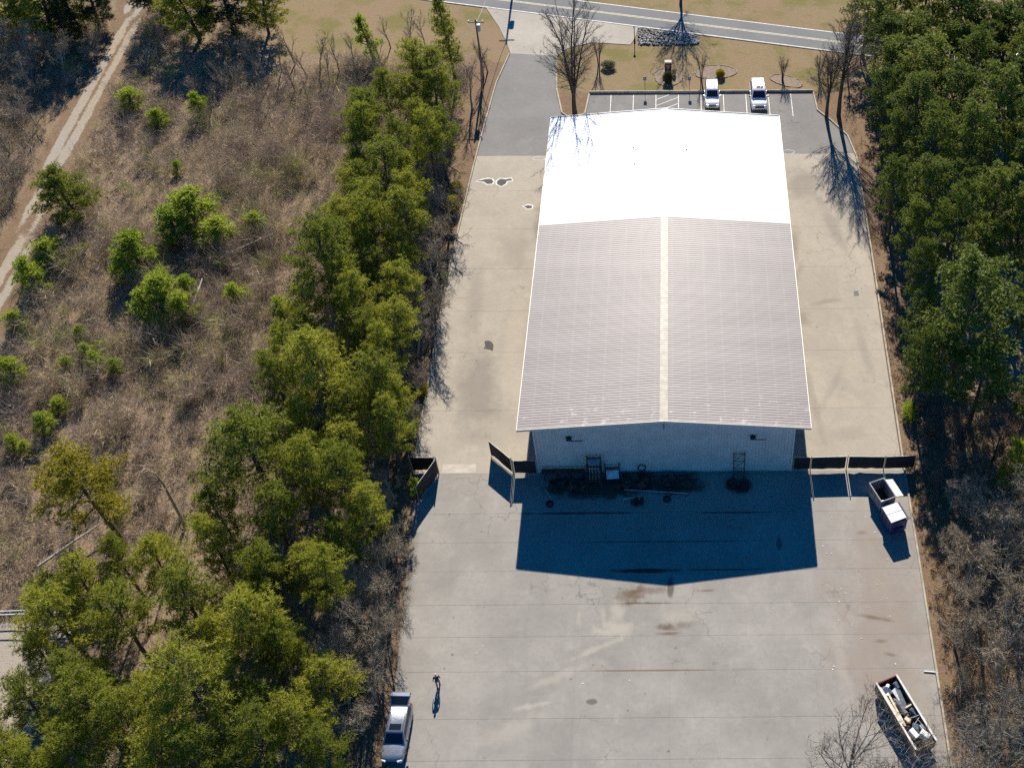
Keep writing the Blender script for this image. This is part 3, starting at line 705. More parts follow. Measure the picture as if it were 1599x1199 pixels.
def grove_label(x, y):
    if x < -38.5: return 'green pine at the edge of the pale gravel yard', 'tree', 'grove pines by the gravel yard'
    if x > -29: return 'green pine of the grove beside the parked silver car', 'tree', 'grove pines by the silver car'
    return 'green pine in the middle of the grove below the brush field', 'tree', 'pines in the middle of the grove'
def wood_label(x, y, H):
    if H == 16.0: return 'largest broad crowned dark pine of the wood opposite the rear roof end', 'tree', None
    if y > 60: return 'dark pine of the dense wood standing beside the road', 'tree', 'wood pines by the road'
    if y > 44: return 'dark pine of the dense wood behind the parking lot corner', 'tree', 'wood pines by the parking lot'
    if y > 26: return 'dark pine of the dense wood opposite the white part of the roof', 'tree', 'wood pines opposite the white roof'
    if y > 12: return 'dark pine of the dense wood opposite the grey ribbed roof', 'tree', 'wood pines opposite the grey roof'
    return 'dark pine at the end of the dense wood next to the russet trees', 'tree', 'wood pines next to the russet trees'
def young_label(x, y, H):
    if y > 60: return 'slim young pine standing at the edge of the tan lawn', 'tree', None
    if y > 40: return 'small bright young pine in the brush between the track and the belt', 'tree', 'young pines up the brush field'
    if x < -62: return 'bright young pine growing along the edge of the dirt track', 'tree', 'young pines by the track'
    if x > -46: return 'small young pine in the brush near the fallen trunk', 'tree', 'young pines near the fallen trunk'
    if H >= 4: return 'bushy bright green young pine, among the tallest in the brush', 'tree', 'tallest young pines in the brush'
    if H >= 3: return 'bright green young pine of middling size in the brush', 'tree', 'middling young pines in the brush'
    return 'tiny bright green pine seedling low in the brown brush', 'tree', 'pine seedlings in the brush'
for i, (x, y, H, R) in enumerate(BELT_PINES):
    plant('pine_tree', 'p%d' % (i % 5), x, y, H, R * 1.08, *belt_label(x, y))
for i, (x, y, H, R) in enumerate(GROVE_PINES):
    plant('pine_tree', 'p%d' % ((i * 2 + 1) % 5), x, y, H, R * 1.08, *grove_label(x, y))
for i, (x, y, H, R) in enumerate(q for q in WOOD_PINES if q[3] > 2.45 or q[0] < 25.5):
    if H < 16: H *= random.uniform(0.78, 1.08)
    plant('pine_tree', 'w%d' % (i % 4), x, y, H, R * random.uniform(1.0, 1.32), *wood_label(x, y, H))
for i, (x, y, H, R) in enumerate(YOUNG_PINES):
    plant('young_pine', 'y%d' % (i % 3), x, y, H * 1.1, R * 1.42, *young_label(x, y, H))
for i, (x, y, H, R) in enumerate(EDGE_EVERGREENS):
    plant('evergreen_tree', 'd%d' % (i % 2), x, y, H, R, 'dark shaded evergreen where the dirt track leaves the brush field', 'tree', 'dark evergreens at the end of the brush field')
plant('pine_tree', 'yellow', -46.4, -7.3, 12.5, 4.2, 'yellowish pine standing alone beside the dead snag in the brush', 'tree', lean=0.02)
plant('pine_tree', 'spire', -25.7, 58.9, 13, 1.95, 'tall narrow pine beside the utility pole and the tan lawn', 'tree')
plant('evergreen_tree', 'd0', -64.6, 35.1, 6.8, 3.9, 'dark bushy evergreen leaning over the edge of the dirt track', 'tree').children[1].material_slots[0].link = 'OBJECT'
plant('young_pine', 'y1', 30.3, -2.4, 7.0, 1.5, 'yellow green young pine standing among the bare trees behind the dumpsters', 'tree')
plant('young_pine', 'y2', -21.9, -2.4, 2.6, 0.75, 'small green shrub caught between the open gate leaf and the fence', 'shrub')
for e in [o for o in bpy.data.objects if o.get('label', '').startswith('dark bushy evergreen')]:
    for c in e.children:
        if c.name.startswith('crown'): c.material_slots[0].material = M_NEED

def fill(n, x0, x1, y0, y1, dmin, taken):
    out = []
    r = np.random.default_rng(77)
    while n:
        n -= 1
        y = r.uniform(y0, y1); x = r.uniform(x0(y), x1(y))
        if all((x - a) ** 2 + (y - b) ** 2 > dmin ** 2 for a, b in taken):
            out.append((x, y)); taken.append((x, y))
    return out
taken = [(a, b) for a, b, *_ in BELT_PINES]
for i, (x, y) in enumerate(fill(420, lambda y: np.interp(y, (-14, -5, 5, 20, 40, 52), (-38, -36, -34, -35, -33.5, -31)), lambda y: -24.4, -14, 53, 3.0, taken)):
    plant('pine_tree', 'p%d' % (i % 5), x, y, random.uniform(7.5, 12), random.uniform(2.2, 3.1), *belt_label(x, y))
taken = [(a, b) for a, b, *_ in GROVE_PINES]
for i, (x, y) in enumerate(fill(200, lambda y: -48.0, lambda y: -25.0, -33, -13, 3.0, taken)):
    plant('pine_tree', 'p%d' % (i % 5), x, y, random.uniform(7.5, 12), random.uniform(2.2, 3.2), *grove_label(x, y))
# ---- leafless trees
def bare_proto(seed, H=8.0, spread=0.75, fork=0.28, limbs=9, fine=3, tw=0.016, leaf=0, nt2=5, rad0=0.022, lk=(0.45, 0.62)):
    r = np.random.default_rng(seed)
    mb = MB(); TP, TD, TL = [], [], []
    def grow_branch(o, d, L, rad, lev):
        nseg = 3 if lev < 2 else 2
        pts = [o]; dd = d
        for s in range(nseg):
            dd = unit(dd + r.normal(0, 0.13, 3) + np.array([0, 0, 0.10]))
            pts.append(pts[-1] + dd * L / nseg)
        mb.tube(pts, [rad * (1 - 0.62 * k / nseg) for k in range(nseg + 1)], 6 if lev == 0 else (4 if lev == 1 else 3), False)
        nchild = (limbs, 6, 6)[lev] if lev < 3 else 0
        if lev < fine:
            for c in range(nchild):
                f = (0.25 + 0.75 * (c + r.random()) / nchild) if lev else (fork + (1 - fork) * (c + 0.5 * r.random()) / nchild)
                k = min(int(f * nseg), nseg - 1); q = pts[k] + (pts[k + 1] - pts[k]) * (f * nseg - k)
                ax = unit(pts[k + 1] - pts[k]); a = r.uniform(0, 6.28)
                u = unit(np.cross(ax, [0.3, 0.5, 0.8])); v = np.cross(ax, u)
                sp = spread * r.uniform(0.6, 1.15)
                nd = unit(ax * math.cos(sp) + (u * math.cos(a) + v * math.sin(a)) * math.sin(sp))
                grow_branch(q, nd, L * (r.uniform(*lk) if lev == 0 else r.uniform(0.38, 0.6)) * (1.15 - 0.45 * f), rad * (0.42 if lev == 0 else 0.5) * (1.1 - 0.5 * f), lev + 1)
        if lev >= 1:
            nt = nt2 if lev >= 2 else 3
            for c in range(nt):
                f = r.random(); k = min(int(f * nseg), nseg - 1)
                q = pts[k] + (pts[k + 1] - pts[k]) * (f * nseg - k)
                TP.append(q); TD.append(unit(dd + r.normal(0, 0.65, 3) + np.array([0, 0, 0.1]))); TL.append(r.uniform(0.35, 0.9) * H / 8)
    grow_branch(np.zeros(3), np.array([0, 0, 1.0]), H * 0.8, rad0 * H, 0)
    TP, TD, TL = np.array(TP), np.array(TD), np.array(TL)
    V = [blades(TP, TD, TL, tw * 1.5, r)]
    P2 = np.repeat(TP + TD * TL[:, None] * 0.45, 2, 0); D2 = unit(np.repeat(TD, 2, 0) + r.normal(0, 0.6, (len(P2), 3)))
    V.append(blades(P2, D2, np.repeat(TL, 2) * 0.55, tw, r))
    L = None
    if leaf:
        k = r.integers(0, len(P2), leaf); q = P2[k] + D2[k] * 0.2 * r.random((leaf, 1))
        L = blades(q, unit(r.normal(size=(leaf, 3))), 0.16, 0.13, r)
    return mb, np.concatenate(V), L, H
def vase_proto(seed, H=16.0, fork=0.18, leaders=4, tilt=0.22, side=26, tw=0.02, wide=0.30):
    r = np.random.default_rng(seed); mb = MB(); TP, TD, TL = [], [], []
    base = [np.zeros(3), np.array([0.05, 0.03, H * fork * 0.5]), np.array([0.0, 0.0, H * fork])]
    mb.tube(base, [0.30 * H / 16, 0.24 * H / 16, 0.21 * H / 16], 8, False)
    for l in range(leaders):
        a = 6.283 * l / leaders + r.uniform(-0.4, 0.4); ti = tilt * r.uniform(0.35, 1.25) if l else tilt * 0.15
        d = np.array([math.cos(a) * math.sin(ti), math.sin(a) * math.sin(ti), math.cos(ti)])
        L = H * (1 - fork) * (r.uniform(0.78, 0.97) if l else 1.0)
        pts = [base[-1] - np.array([0, 0, 0.25])]; dd = d
        for s in range(7):
            dd = unit(dd + r.normal(0, 0.045, 3) + np.array([0, 0, 0.03])); pts.append(pts[-1] + dd * L / 7)
        r0 = 0.15 * H / 16
        mb.tube(pts, [r0 * (1 - s / 7.4) for s in range(8)], 6, False)
        for k in range(side):
            f = 0.06 + 0.92 * (k + r.random()) / side; i = min(int(f * 7), 6)
            o = pts[i] + (pts[i + 1] - pts[i]) * (f * 7 - i); ax = unit(pts[i + 1] - pts[i])
            b = r.uniform(0, 6.283); sp = r.uniform(0.55, 1.05) * (1.15 - 0.5 * f)
            u = unit(np.cross(ax, [0.3, 0.5, 0.1])); v = np.cross(ax, u)
            nd = unit(ax * math.cos(sp) + (u * math.cos(b) + v * math.sin(b)) * math.sin(sp))
            bl_ = H * wide * (1.1 - 0.75 * f) * r.uniform(0.6, 1.15)
            q = [o]
            for s in range(3):
                nd = unit(nd + r.normal(0, 0.08, 3) + np.array([0, 0, 0.09])); q.append(q[-1] + nd * bl_ / 3)
            mb.tube(q, [r0 * 0.30 * (1.1 - 0.6 * f), r0 * 0.2 * (1.1 - 0.6 * f), r0 * 0.11, 0.008], 3, False)
            for m_ in range(int(6 + bl_ * 5)):
                g = r.uniform(0.15, 1.0); j = min(int(g * 3), 2); p_ = q[j] + (q[j + 1] - q[j]) * (g * 3 - j)
                TP.append(p_); TD.append(unit(nd + r.normal(0, 0.5, 3) + np.array([0, 0, 0.12]))); TL.append(bl_ * r.uniform(0.18, 0.42) * (1.2 - 0.6 * g))
    TP, TD, TL = np.array(TP), np.array(TD), np.array(TL)
    V = [blades(TP, TD, TL, tw * 1.6, r)]
    P2 = np.repeat(TP + TD * TL[:, None] * 0.4, 2, 0); D2 = unit(np.repeat(TD, 2, 0) + r.normal(0, 0.5, (len(P2), 3)))
    V.append(blades(P2, D2, np.repeat(TL, 2) * 0.6, tw, r))
    return mb, np.concatenate(V), None, H
def make_bare(key, seed, bark, twig, R=3.0, vase=None, **kw):
    mb, V, L, H = vase_proto(seed, **vase) if vase else bare_proto(seed, **kw)
    me = tri_mesh('twigs', V if L is None else np.concatenate([V, L]), [twig, M_DRY])
    if L is not None:
        mi = np.zeros(len(V) + len(L), dtype=np.int32); mi[len(V):] = 1
        me.polygons.foreach_set('material_index', mi)
    R = float(np.percentile(np.hypot(V[:, 2, 0], V[:, 2, 1]), 97))
    PROTO[key] = (mb.mesh('trunk', bark, True), me, float(V[:, 2, 2].max()), R)
for k in range(4):
    make_bare('b%d' % k, 100 + k, M_GBARK, M_TWIG, H=8, spread=(0.75, 0.9, 0.65, 0.8)[k], fork=(0.15, 0.12, 0.2, 0.1)[k], limbs=9, tw=0.02, nt2=3, rad0=0.028, lk=(0.5, 0.7))
for k in range(2):
    make_bare('l%d' % k, 110 + k, M_DBARK, M_DTWIG, H=8, spread=0.85, fork=0.12, limbs=10, tw=0.022, leaf=2600)
make_bare('v0', 150, M_DBARK, M_DTWIG, vase=dict(H=19, fork=0.14, leaders=5, tilt=0.24, side=26, wide=0.27))
make_bare('v1', 151, M_DBARK, M_DTWIG, vase=dict(H=16, fork=0.32, leaders=4, tilt=0.26, side=26, wide=0.34))
make_bare('v2', 152, M_DBARK, M_DTWIG, vase=dict(H=13, fork=0.2, leaders=5, tilt=0.42, side=22, wide=0.4))
M_GTWIG = simple('grey_brown_twigs', (0.22, 0.185, 0.14), 0.95, var=0.35, scale=0.8)
for k in range(2):
    make_bare('f%d' % k, 140 + k, M_GTWIG, M_GTWIG, H=8, spread=0.7, fork=0.3, limbs=9, tw=0.014, nt2=2, rad0=0.016, lk=(0.5, 0.7))
for k in range(3):
    make_bare('s%d' % k, 130 + k, M_GBARK, M_DTWIG, H=5.5, spread=0.45, fork=0.3, limbs=7, fine=2, tw=0.016)
def bare(key, x, y, H, label, group=None, ratio=None, name='bare_tree', lean=0.05):
    t, c, h0, r0 = PROTO[key]
    R = r0 * H / h0 if ratio is None else H * ratio
    return plant(name, key, x, y, H, R, label, 'tree', group, lean, ('trunk', 'twigs'))
BARE_WOODS = [(29.6,1.0,7,0), (32.5,3.9,7,1), (27.0,2.5,4,2), (24.2,3.2,3,2), (27.5,-7.9,8,0), (30.8,-7.3,9,1), (24.7,-4.6,4,3), (24.5,-12.9,7,1), (27.9,-14.1,9,2), (23.2,-17.6,6,0), (26.2,-20.4,8,3), (23.9,-9.8,4,2), (22.6,-21.4,3.5,0), (30.8,-13.0,9,0), (27.8,-22.6,8,1), (23.9,-25.1,6,2), (24.0,-1.8,3,1), (32.5,-1.9,8,3), (32.9,-8.0,9,2), (25.5,-10.5,6,3), (26.0,-4.0,6,1), (28.5,-11.0,8,3), (25.5,-16.5,7,2), (29.5,-18.0,9,1), (27.0,-2.0,5.5,0)]
for i, (x, y, H, k) in enumerate(BARE_WOODS):
    if y > -3.5: bare('l%d' % (i % 2), x, y, H, 'leafless tree with some russet dry leaves at the end of the dark screened fence', 'russet leafless trees by the fence end')
    else: bare('b%d' % k, x, y, H, 'pale grey leafless tree in the thicket behind the kerb, past the dumpsters', 'grey leafless trees of the kerbside thicket')
for i, (x, y, H, k) in enumerate([(20.6, -28.8, 11, 1), (13.0, -29.2, 11.5, 2), (24.2, -28.0, 11, 3), (17.0, -30.5, 10, 0), (21.8, -31.0, 12, 2)]):
    bare('f%d' % (k % 2), x, y, H, 'pale leafless tree whose top reaches up in front of the debris container', 'leafless tops in front of the container', 0.36)
BARE_BELT = [(-23.4,21.6,8,1), (-23.6,26.5,8,0), (-23.3,33.8,7.5,1), (-23.2,18.0,7,3), (-23.3,4.6,6.5,1), (-25.5,42.7,7,2), (-26.1,39.3,7,3), (-27.1,36.0,7,0), (-25.2,46.2,7,1), (-24.3,14.1,6,1), (-23.6,9.1,5,3), (-23.4,5.0,5,0), (-24.0,17.8,6.5,2), (-24.6,29.5,6,1), (-25.6,33.5,6.5,2)]
for i, (x, y, H, k) in enumerate(BARE_BELT):
    bare('b%d' % k, x, y, H, 'grey leafless tree at the edge of the pine belt, casting twig shadows on the drive', 'leafless trees edging the drive')
BARE_YARD = [(-22.4,-22.0,6,3), (-22.9,-24.5,6,0), (-24.2,-22.5,6,1), (-22.2,-15.8,6,2), (-22.6,-11.6,5.5,1), (-22.6,-13.7,7,0), (-23.0,-17.2,8,1), (-23.3,-20.0,7,2), (-22.6,-18.3,6,3), (-24.9,-14.8,7,0), (-23.6,-10.0,6,2), (-23.4,-5.5,4,1), (-23.2,-8.7,4.5,3), (-25.4,-18.5,7,1), (-23.8,-2.8,4,2)]
for i, (x, y, H, k) in enumerate(BARE_YARD):
    bare('b%d' % k, x, y, H, 'pale leafless tree leaning over the yard edge between the open gate and the silver car', 'leafless trees at the yard edge')
SAPLINGS = [(-46.8,64.5,6,0), (-43.4,63.4,5.5,1), (-40.9,62.8,6,2), (-39.1,63.7,5,0), (-35.9,64.4,5,0), (-32.9,68.7,5,1), (-30.8,67.9,5,2), (-44.7,61.7,5,1), (-48.2,63.2,5,1), (-49.2,60.4,5,2), (-41.8,61.0,4.5,0), (-35.3,68.0,4.5,2), (-31.7,65.8,5,0), (-51.1,61.8,5.5,1), (-51.9,58.4,5,0), (-54.4,59.1,5,2), (-45.7,59.0,5,0), (-55.0,55.2,4.5,1), (-38,59.5,5,2), (-34.5,60.5,5,1), (-48,56,4.5,0), (-43,55.5,4.5,2)]
for i, (x, y, H, k) in enumerate(SAPLINGS):
    bare('s%d' % k, x, y, H, 'thin leafless sapling where the brush field meets the tan lawn', 'saplings along the lawn edge', name='sapling')
for i, (x, y, H, k) in enumerate([(-78.5,54.2,6,0), (-74.6,51.6,6,1), (-75.1,62.1,6,2), (-76.2,46.8,5,3), (-76.8,58.1,6,1), (-73.4,40.9,5,0), (-77.5,66.2,6,3), (-82.0,60.6,6,2), (-81,50,6,1), (-80,43,5.5,2), (-79,63,7,0), (-84,66,7,3), (-74.5,35.5,4.5,2)]):
    bare('b%d' % k, x, y, H, 'grey leafless tree on the far side of the dirt track', 'leafless trees beyond the track')
bare('v0', -10.95, 53.9, 19, 'large leafless tree on the kerbed island at the corner of the white roof', lean=0.01)
bare('v1', 20.7, 53.0, 16, 'tall leafless tree with a long bare trunk at the corner of the parking lot', lean=0.0)
bare('v1', 19.2, 52.6, 11, 'thin dark leafless tree beside the tall bare trunk at the lot corner', ratio=0.32, lean=0.01)
bare('v2', 1.95, 77.8, 12.5, 'large leafless tree across the road, its shadow fanning over both lanes', lean=0.01)
bare('s0', -22.6, 58.5, 6.5, 'slender leafless tree between the utility pole and the drive kerb', lean=0.12)
bare('s2', -23.4, 54.8, 7, 'slender leafless tree on the straw strip below the utility pole', lean=0.08)
bare('s1', -22.3, 62.5, 5.5, 'small leafless tree by the kerb where the drive meets the apron', lean=0.15)
for (x, y, H) in ((24.5, 64, 7), (22.5, 60, 6)): bare('s2', x, y, H, 'spindly leafless tree between the lawn and the dense wood', 'spindly trees at the wood edge')
# crepe myrtles: several stems from one base
def myrtle(x, y, H, label):
    e = empty('crape_myrtle', (x, y, -0.05), random.uniform(0, 6), label, 'tree', None)
    V = []
    r = np.random.default_rng(int(abs(x * 10)))
    for k in range(6):
        a = k * 1.05 + r.uniform(-0.3, 0.3); mb = MB()
        pts = [np.array([0.1 * math.cos(a) * (1 + s * s * 5.5), 0.1 * math.sin(a) * (1 + s * s * 5.5), H * s * 0.8]) for s in (0, 0.3, 0.6, 1)]
        mb.tube(pts, [0.05, 0.04, 0.03, 0.012], 5); mb.build('stem', M_DBARK, e, smooth=True)
        n = 90; s = r.uniform(0.45, 1.0, n); P = np.stack([np.interp(s, (0, .3, .6, 1), [q[i] for q in pts]) for i in range(3)], 1)
        V.append(blades(P, unit(r.normal(0, 0.55, (n, 3)) + np.array([math.cos(a) * 0.3, math.sin(a) * 0.3, 0.9])), r.uniform(0.35, 0.9, n), 0.02, r))
    link('twigs', tri_mesh('twigs', np.concatenate(V), M_DTWIG), None, e)
myrtle(4.4, 60.5, 4.0, 'bare multi-stemmed ornamental tree beside the clipped yellow-green shrub')
myrtle(14.45, 60.4, 3.4, 'bare multi-stemmed ornamental tree on the lawn behind the second white vehicle')
myrtle(19.0, 60.7, 3.6, 'bare multi-stemmed ornamental tree near the tall trunk at the lot corner')
myrtle(-8.45, 63.8, 4.2, 'bare multi-stemmed ornamental tree beside the low grey shrub near the drive')
# dead snag and fallen logs
e = empty('dead_snag', (-41.6, -5.3, -0.05), 0, 'bare dead pine trunk with a broken crooked top in the brush', 'dead tree')
mb = MB().tube([(0, 0, 0), (-0.1, 0.1, 3), (-0.1, 0.1, 6), (-0.4, 0.2, 7.2), (-1.2, 0.4, 7.6)], [0.17, 0.14, 0.10, 0.06, 0.03], 7); mb.build('trunk', M_GBARK, e, smooth=True)
for k in range(9):
    a = k * 2.3; z = 3.0 + 0.5 * k
    MB().tube([(-0.1, 0.1, z), (-0.1 + math.cos(a) * 0.8, 0.1 + math.sin(a) * 0.8, z + 0.35)], [0.025, 0.008], 3).build('branch', M_GBARK, e)
M_LOG = simple('bleached_wood', (0.42, 0.37, 0.30), 0.9, var=0.3, scale=2)
def log(p0, p1, r, label):
    d = Vector(p1) - Vector(p0)
    mb = MB().tube([Vector(p0), Vector(p0) + d * 0.5 + Vector((0.08, 0.1, 0.05)), Vector(p1)], [r, r * 0.8, r * 0.45], 7)
    for k in range(4):
        q = Vector(p0) + d * (0.35 + 0.15 * k); mb.tube([q, q + Vector((0.5 * math.sin(k * 2), 0.5, 0.4))], [r * 0.3, 0.01], 4)
    tag(mb.build('fallen_log', M_LOG, smooth=True), label, 'log')
log((-47.4, 27.2, 0.9), (-41.6, 31.3, 1.2), 0.13, 'long grey fallen trunk lying across the brush by the young pines')
log((-47.7, 20.3, 0.9), (-47.4, 24.0, 1.5), 0.15, 'short bleached white log tilted up in the brown brush')
log((-52.5, -9.8, 0.7), (-48.2, -5.6, 1.1), 0.12, 'grey fallen branch pile below the yellowish pine')
log((-41.4, 28.9, 0.2), (-42.2, 30.2, 4.6), 0.09, 'dark broken stem standing by the long fallen trunk')

# ---- brush: nobody could count it
def scatter(n, x0, x1, y0, y1, ok, dens):
    X = rng.uniform(x0, x1, n); Y = rng.uniform(y0, y1, n)
    k = ok(X, Y) & (rng.random(n) < dens(X, Y))
    return X[k], Y[k]
def brush_mesh(name, X, Y, Hs, colors, nb=64, width=0.03, spread=0.62, gzf=0.0):
    n = len(X)
    P0 = np.stack([X, Y, np.full(n, gzf)], 1)
    r = rng
    P = np.repeat(P0, nb, 0); h = np.repeat(Hs, nb)
    s = r.random(n * nb)
    ang = r.uniform(0, 6.283, n * nb); rad = np.sqrt(r.random(n * nb)) * 0.75 * h * spread * (0.25 + s)
    off = np.stack([np.cos(ang) * rad, np.sin(ang) * rad, h * s * 0.75], 1)
    D = unit(np.stack([np.cos(ang) * spread, np.sin(ang) * spread, np.full(n * nb, 0.75)], 1) + r.normal(0, 0.45, (n * nb, 3)))
    V = blades(P + off, D, h * r.uniform(0.3, 0.6, n * nb), width * r.uniform(0.6, 1.4, n * nb), r)
    c = np.repeat(colors, nb, 0) * r.uniform(0.7, 1.25, (n * nb, 1))
    return tri_mesh(name, V, M_BRUSH, c)
PAL = np.array([(0.49, 0.39, 0.25), (0.43, 0.33, 0.245), (0.60, 0.475, 0.265), (0.48, 0.42, 0.295), (0.36, 0.27, 0.16), (0.43, 0.44, 0.11)])
def pal(X, Y):
    a = fbm(X, Y, 11.0); b = vnoise(X + 300, Y, 4.0) * 0.6 + rng.random(len(X)) * 0.4
    k = np.clip((a * 3.4 - 0.6 + (b - 0.5) * 2.2), 0, 4.99).astype(int)
    k = np.where(rng.random(len(X)) < 0.05 + 0.22 * (vnoise(X, Y + 500, 6.0) > 0.66), 5, k)
    return PAL[k] * (0.8 + 0.4 * vnoise(X, Y + 77, 2.5))[:, None]
def field_ok(X, Y):
    return (X < -24.6) & (np.abs(X - track_x(Y)) > 1.9 + 1.4 * vnoise(X, Y, 3)) & ~((Y > 64.5) & (X > -52)) & ~((Y < -13.5) & (X < -48) & (vnoise(X, Y, 4.0) < 0.62)) & (Y < 80)
X, Y = scatter(17000, -98, -24.5, -32, 78, field_ok, lambda X, Y: 0.25 + 0.75 * np.clip(fbm(X, Y, 7) * 1.7 - 0.25, 0, 1))
Hs = (0.55 + 1.9 * np.clip(fbm(X + 50, Y, 8.0) - 0.2, 0, 1)) * rng.uniform(0.6, 1.3, len(X)) * np.where(Y < 5, 0.8, 1.1)
tag(link('brush', brush_mesh('brush', X, Y, Hs, pal(X, Y), nb=62)), 'brown tangle of leafless scrub covering the field', 'brush', kind='stuff')
# taller thickets standing out of the scrub
X, Y = scatter(2600, -98, -25.5, -14, 74, field_ok, lambda X, Y: np.clip((fbm(X + 20, Y + 90, 9) - 0.36) * 4.0, 0.04, 1))
Hs = rng.uniform(1.6, 3.4, len(X)) * np.where(Y < 3, 0.75, 1.0)
tag(link('thicket', brush_mesh('thicket', X, Y, Hs, pal(X, Y) * np.array([0.96, 0.97, 1.0]), nb=150, width=0.032, spread=0.45)), 'taller leafless thickets rising out of the brown scrub', 'brush', kind='stuff')
def side_ok(X, Y): return (X > 21.75 + 0.9 * vnoise(X, Y, 2)) & (Y < 9) & ~((Y > -0.5) & (X < 23.4))
X, Y = scatter(3600, 21.5, 44, -32, 9, side_ok, lambda X, Y: np.full(len(X), 0.8))
Hs = (0.4 + 1.2 * fbm(X, Y, 5.0)) * rng.uniform(0.6, 1.2, len(X)) * np.clip((X - 21.2) / 3, 0.3, 1)
tag(link('undergrowth', brush_mesh('undergrowth', X, Y, Hs, pal(X, Y) * np.array([0.95, 0.82, 0.7]), nb=50)), 'dry brown undergrowth along the kerb beside the yard', 'brush', kind='stuff')
# green and yellow-brown weeds at the foot of the belt and by the track
X, Y = scatter(1500, -25.0, -22.9, -30, 52, lambda X, Y: X < -22.9, lambda X, Y: 0.15 + 0.6 * (vnoise(X, Y, 3) > 0.55))
tag(link('weeds', brush_mesh('weeds', X, Y, rng.uniform(0.15, 0.5, len(X)), np.array([(0.24, 0.18, 0.06)]) * rng.uniform(0.6, 1.2, (len(X), 1)), nb=26)), 'low yellowish weeds along the foot of the tree belt', 'weeds', kind='stuff')
X, Y = scatter(2600, 21.75, 24.5, -30, 52, lambda X, Y: X > 21.75 + np.clip((Y - 40) * 0.02, -0.1, 0.3), lambda X, Y: 0.1 + 0.7 * (vnoise(X, Y, 2.5) > 0.5))
tag(link('dry_grass', brush_mesh('dry_grass', X, Y, rng.uniform(0.12, 0.42, len(X)), np.array([(0.42, 0.31, 0.15)]) * rng.uniform(0.5, 1.15, (len(X), 1)), nb=24)), 'low dry grass along the kerb in front of the dense wood', 'grass', kind='stuff')
# evergreen hedge clumps by the drive kerb
def shrub(name, x, y, rx, ry, h, leaf, label, n=1400, cat='shrub', size=0.12, group=None):
    r = np.random.default_rng(int(abs(x * 31 + y * 7)))
    d = unit(r.normal(size=(n, 3)) + np.array([0, 0, 0.3])); s = r.random((n, 1)) ** 0.33
    s = s * (0.85 + 0.3 * r.random((n, 1)))
    P = d * s * np.array([rx, ry, h * 0.5]) + np.array([0, 0, h * 0.5])
    P[:, 2] = np.maximum(P[:, 2], 0.03)
    V = blades(P, unit(d + r.normal(0, 0.6, (n, 3))), size * r.uniform(0.7, 1.4, n), size * 0.7, r)
    e = empty(name, (x, y, -0.05), 0, label, cat, group)
    mb = MB()
    for k in range(5):
        a = k * 1.26; mb.tube([(0, 0, 0), (rx * 0.5 * math.cos(a), ry * 0.5 * math.sin(a), h * 0.7)], [0.03, 0.01], 4)
    mb.build('stems', M_DBARK, e); link('foliage', tri_mesh('foliage', V, leaf), None, e)
    return e
shrub('shrub', -23.3, 39.0, 0.7, 0.9, 1.5, M_NEEDY, 'yellow-green shrub by the kerb, beside the white outlined pavement patches', 2200)
shrub('shrub', -23.3, 36.4, 0.75, 1.0, 1.7, M_NEEDY, 'yellow-green shrub by the kerb, next along from the outlined patches', 2200)
shrub('shrub', -23.1, 9.8, 0.5, 0.9, 0.7, M_NEEDY, 'low golden shrub at the kerb halfway along the building', 1100)
shrub('shrub', -23.3, 25.2, 0.8, 0.6, 1.0, M_NEEDV, 'low green shrub at the foot of the belt opposite the roof colour change', 1100)
shrub('shrub', 22.7, 6.3, 0.6, 1.2, 1.5, M_NEEDV, 'green shrub at the kerb near the end of the screened fence', 1800)
shrub('round_shrub', 0.25, 60.0, 0.62, 0.6, 1.5, M_NEEDD, 'dark green rounded shrub in front of the small brick monument', 2600)
shrub('clipped_shrub', 6.75, 61.2, 0.55, 0.5, 0.95, M_NEEDY, 'clipped yellow-green shrub in the mulch bed behind the first white vehicle', 1800)
shrub('shrub', -7.2, 63.3, 0.95, 0.6, 0.9, leaf_mat('grey_green_leaf', (0.10, 0.115, 0.085), (0.17, 0.18, 0.14)), 'low grey-green shrub on the lawn beside a bare ornamental tree', 1800)

# ------------------------------------------------------------------ fences and gates with dark screens
M_SCREEN = simple('black_mesh_screen', (0.022, 0.021, 0.02), 0.9, var=0.35, scale=2.0)
M_POST = simple('weathered_post', (0.38, 0.34, 0.26), 0.8, var=0.25, scale=4)
def sagged_screen(L, z0, z1, seed, gap0=0.06, gap1=0.06):
    r = random.Random(seed); n = 7; m = MB(); front, back = [], []
    rows = []
    for zf in (0.0, 0.5, 1.0):
        row = []
        for i in range(n):
            x = gap0 + (L - gap0 - gap1) * i / (n - 1)
            b = 0.0 if i in (0, n - 1) else r.uniform(-0.05, 0.05) * (1 if zf < 0.9 else 0.3)
            z = z0 + (z1 - z0) * zf + (0 if i in (0, n - 1) else (r.uniform(-0.05, 0.03) if zf == 0 else r.uniform(-0.03, 0.01)))
            row.append((x, b, z))
        rows.append(row)
    vs = [q for row in rows for q in row] + [(x, y + 0.012, z) for row in rows for (x, y, z) in row]
    fs = []; N = 3 * n
    for a in range(2):
        for i in range(n - 1):
            k = a * n + i
            fs.append((k, k + 1, k + 1 + n, k + n)); fs.append((N + k, N + k + n, N + k + n + 1, N + k + 1))
    return m.add(vs, fs)
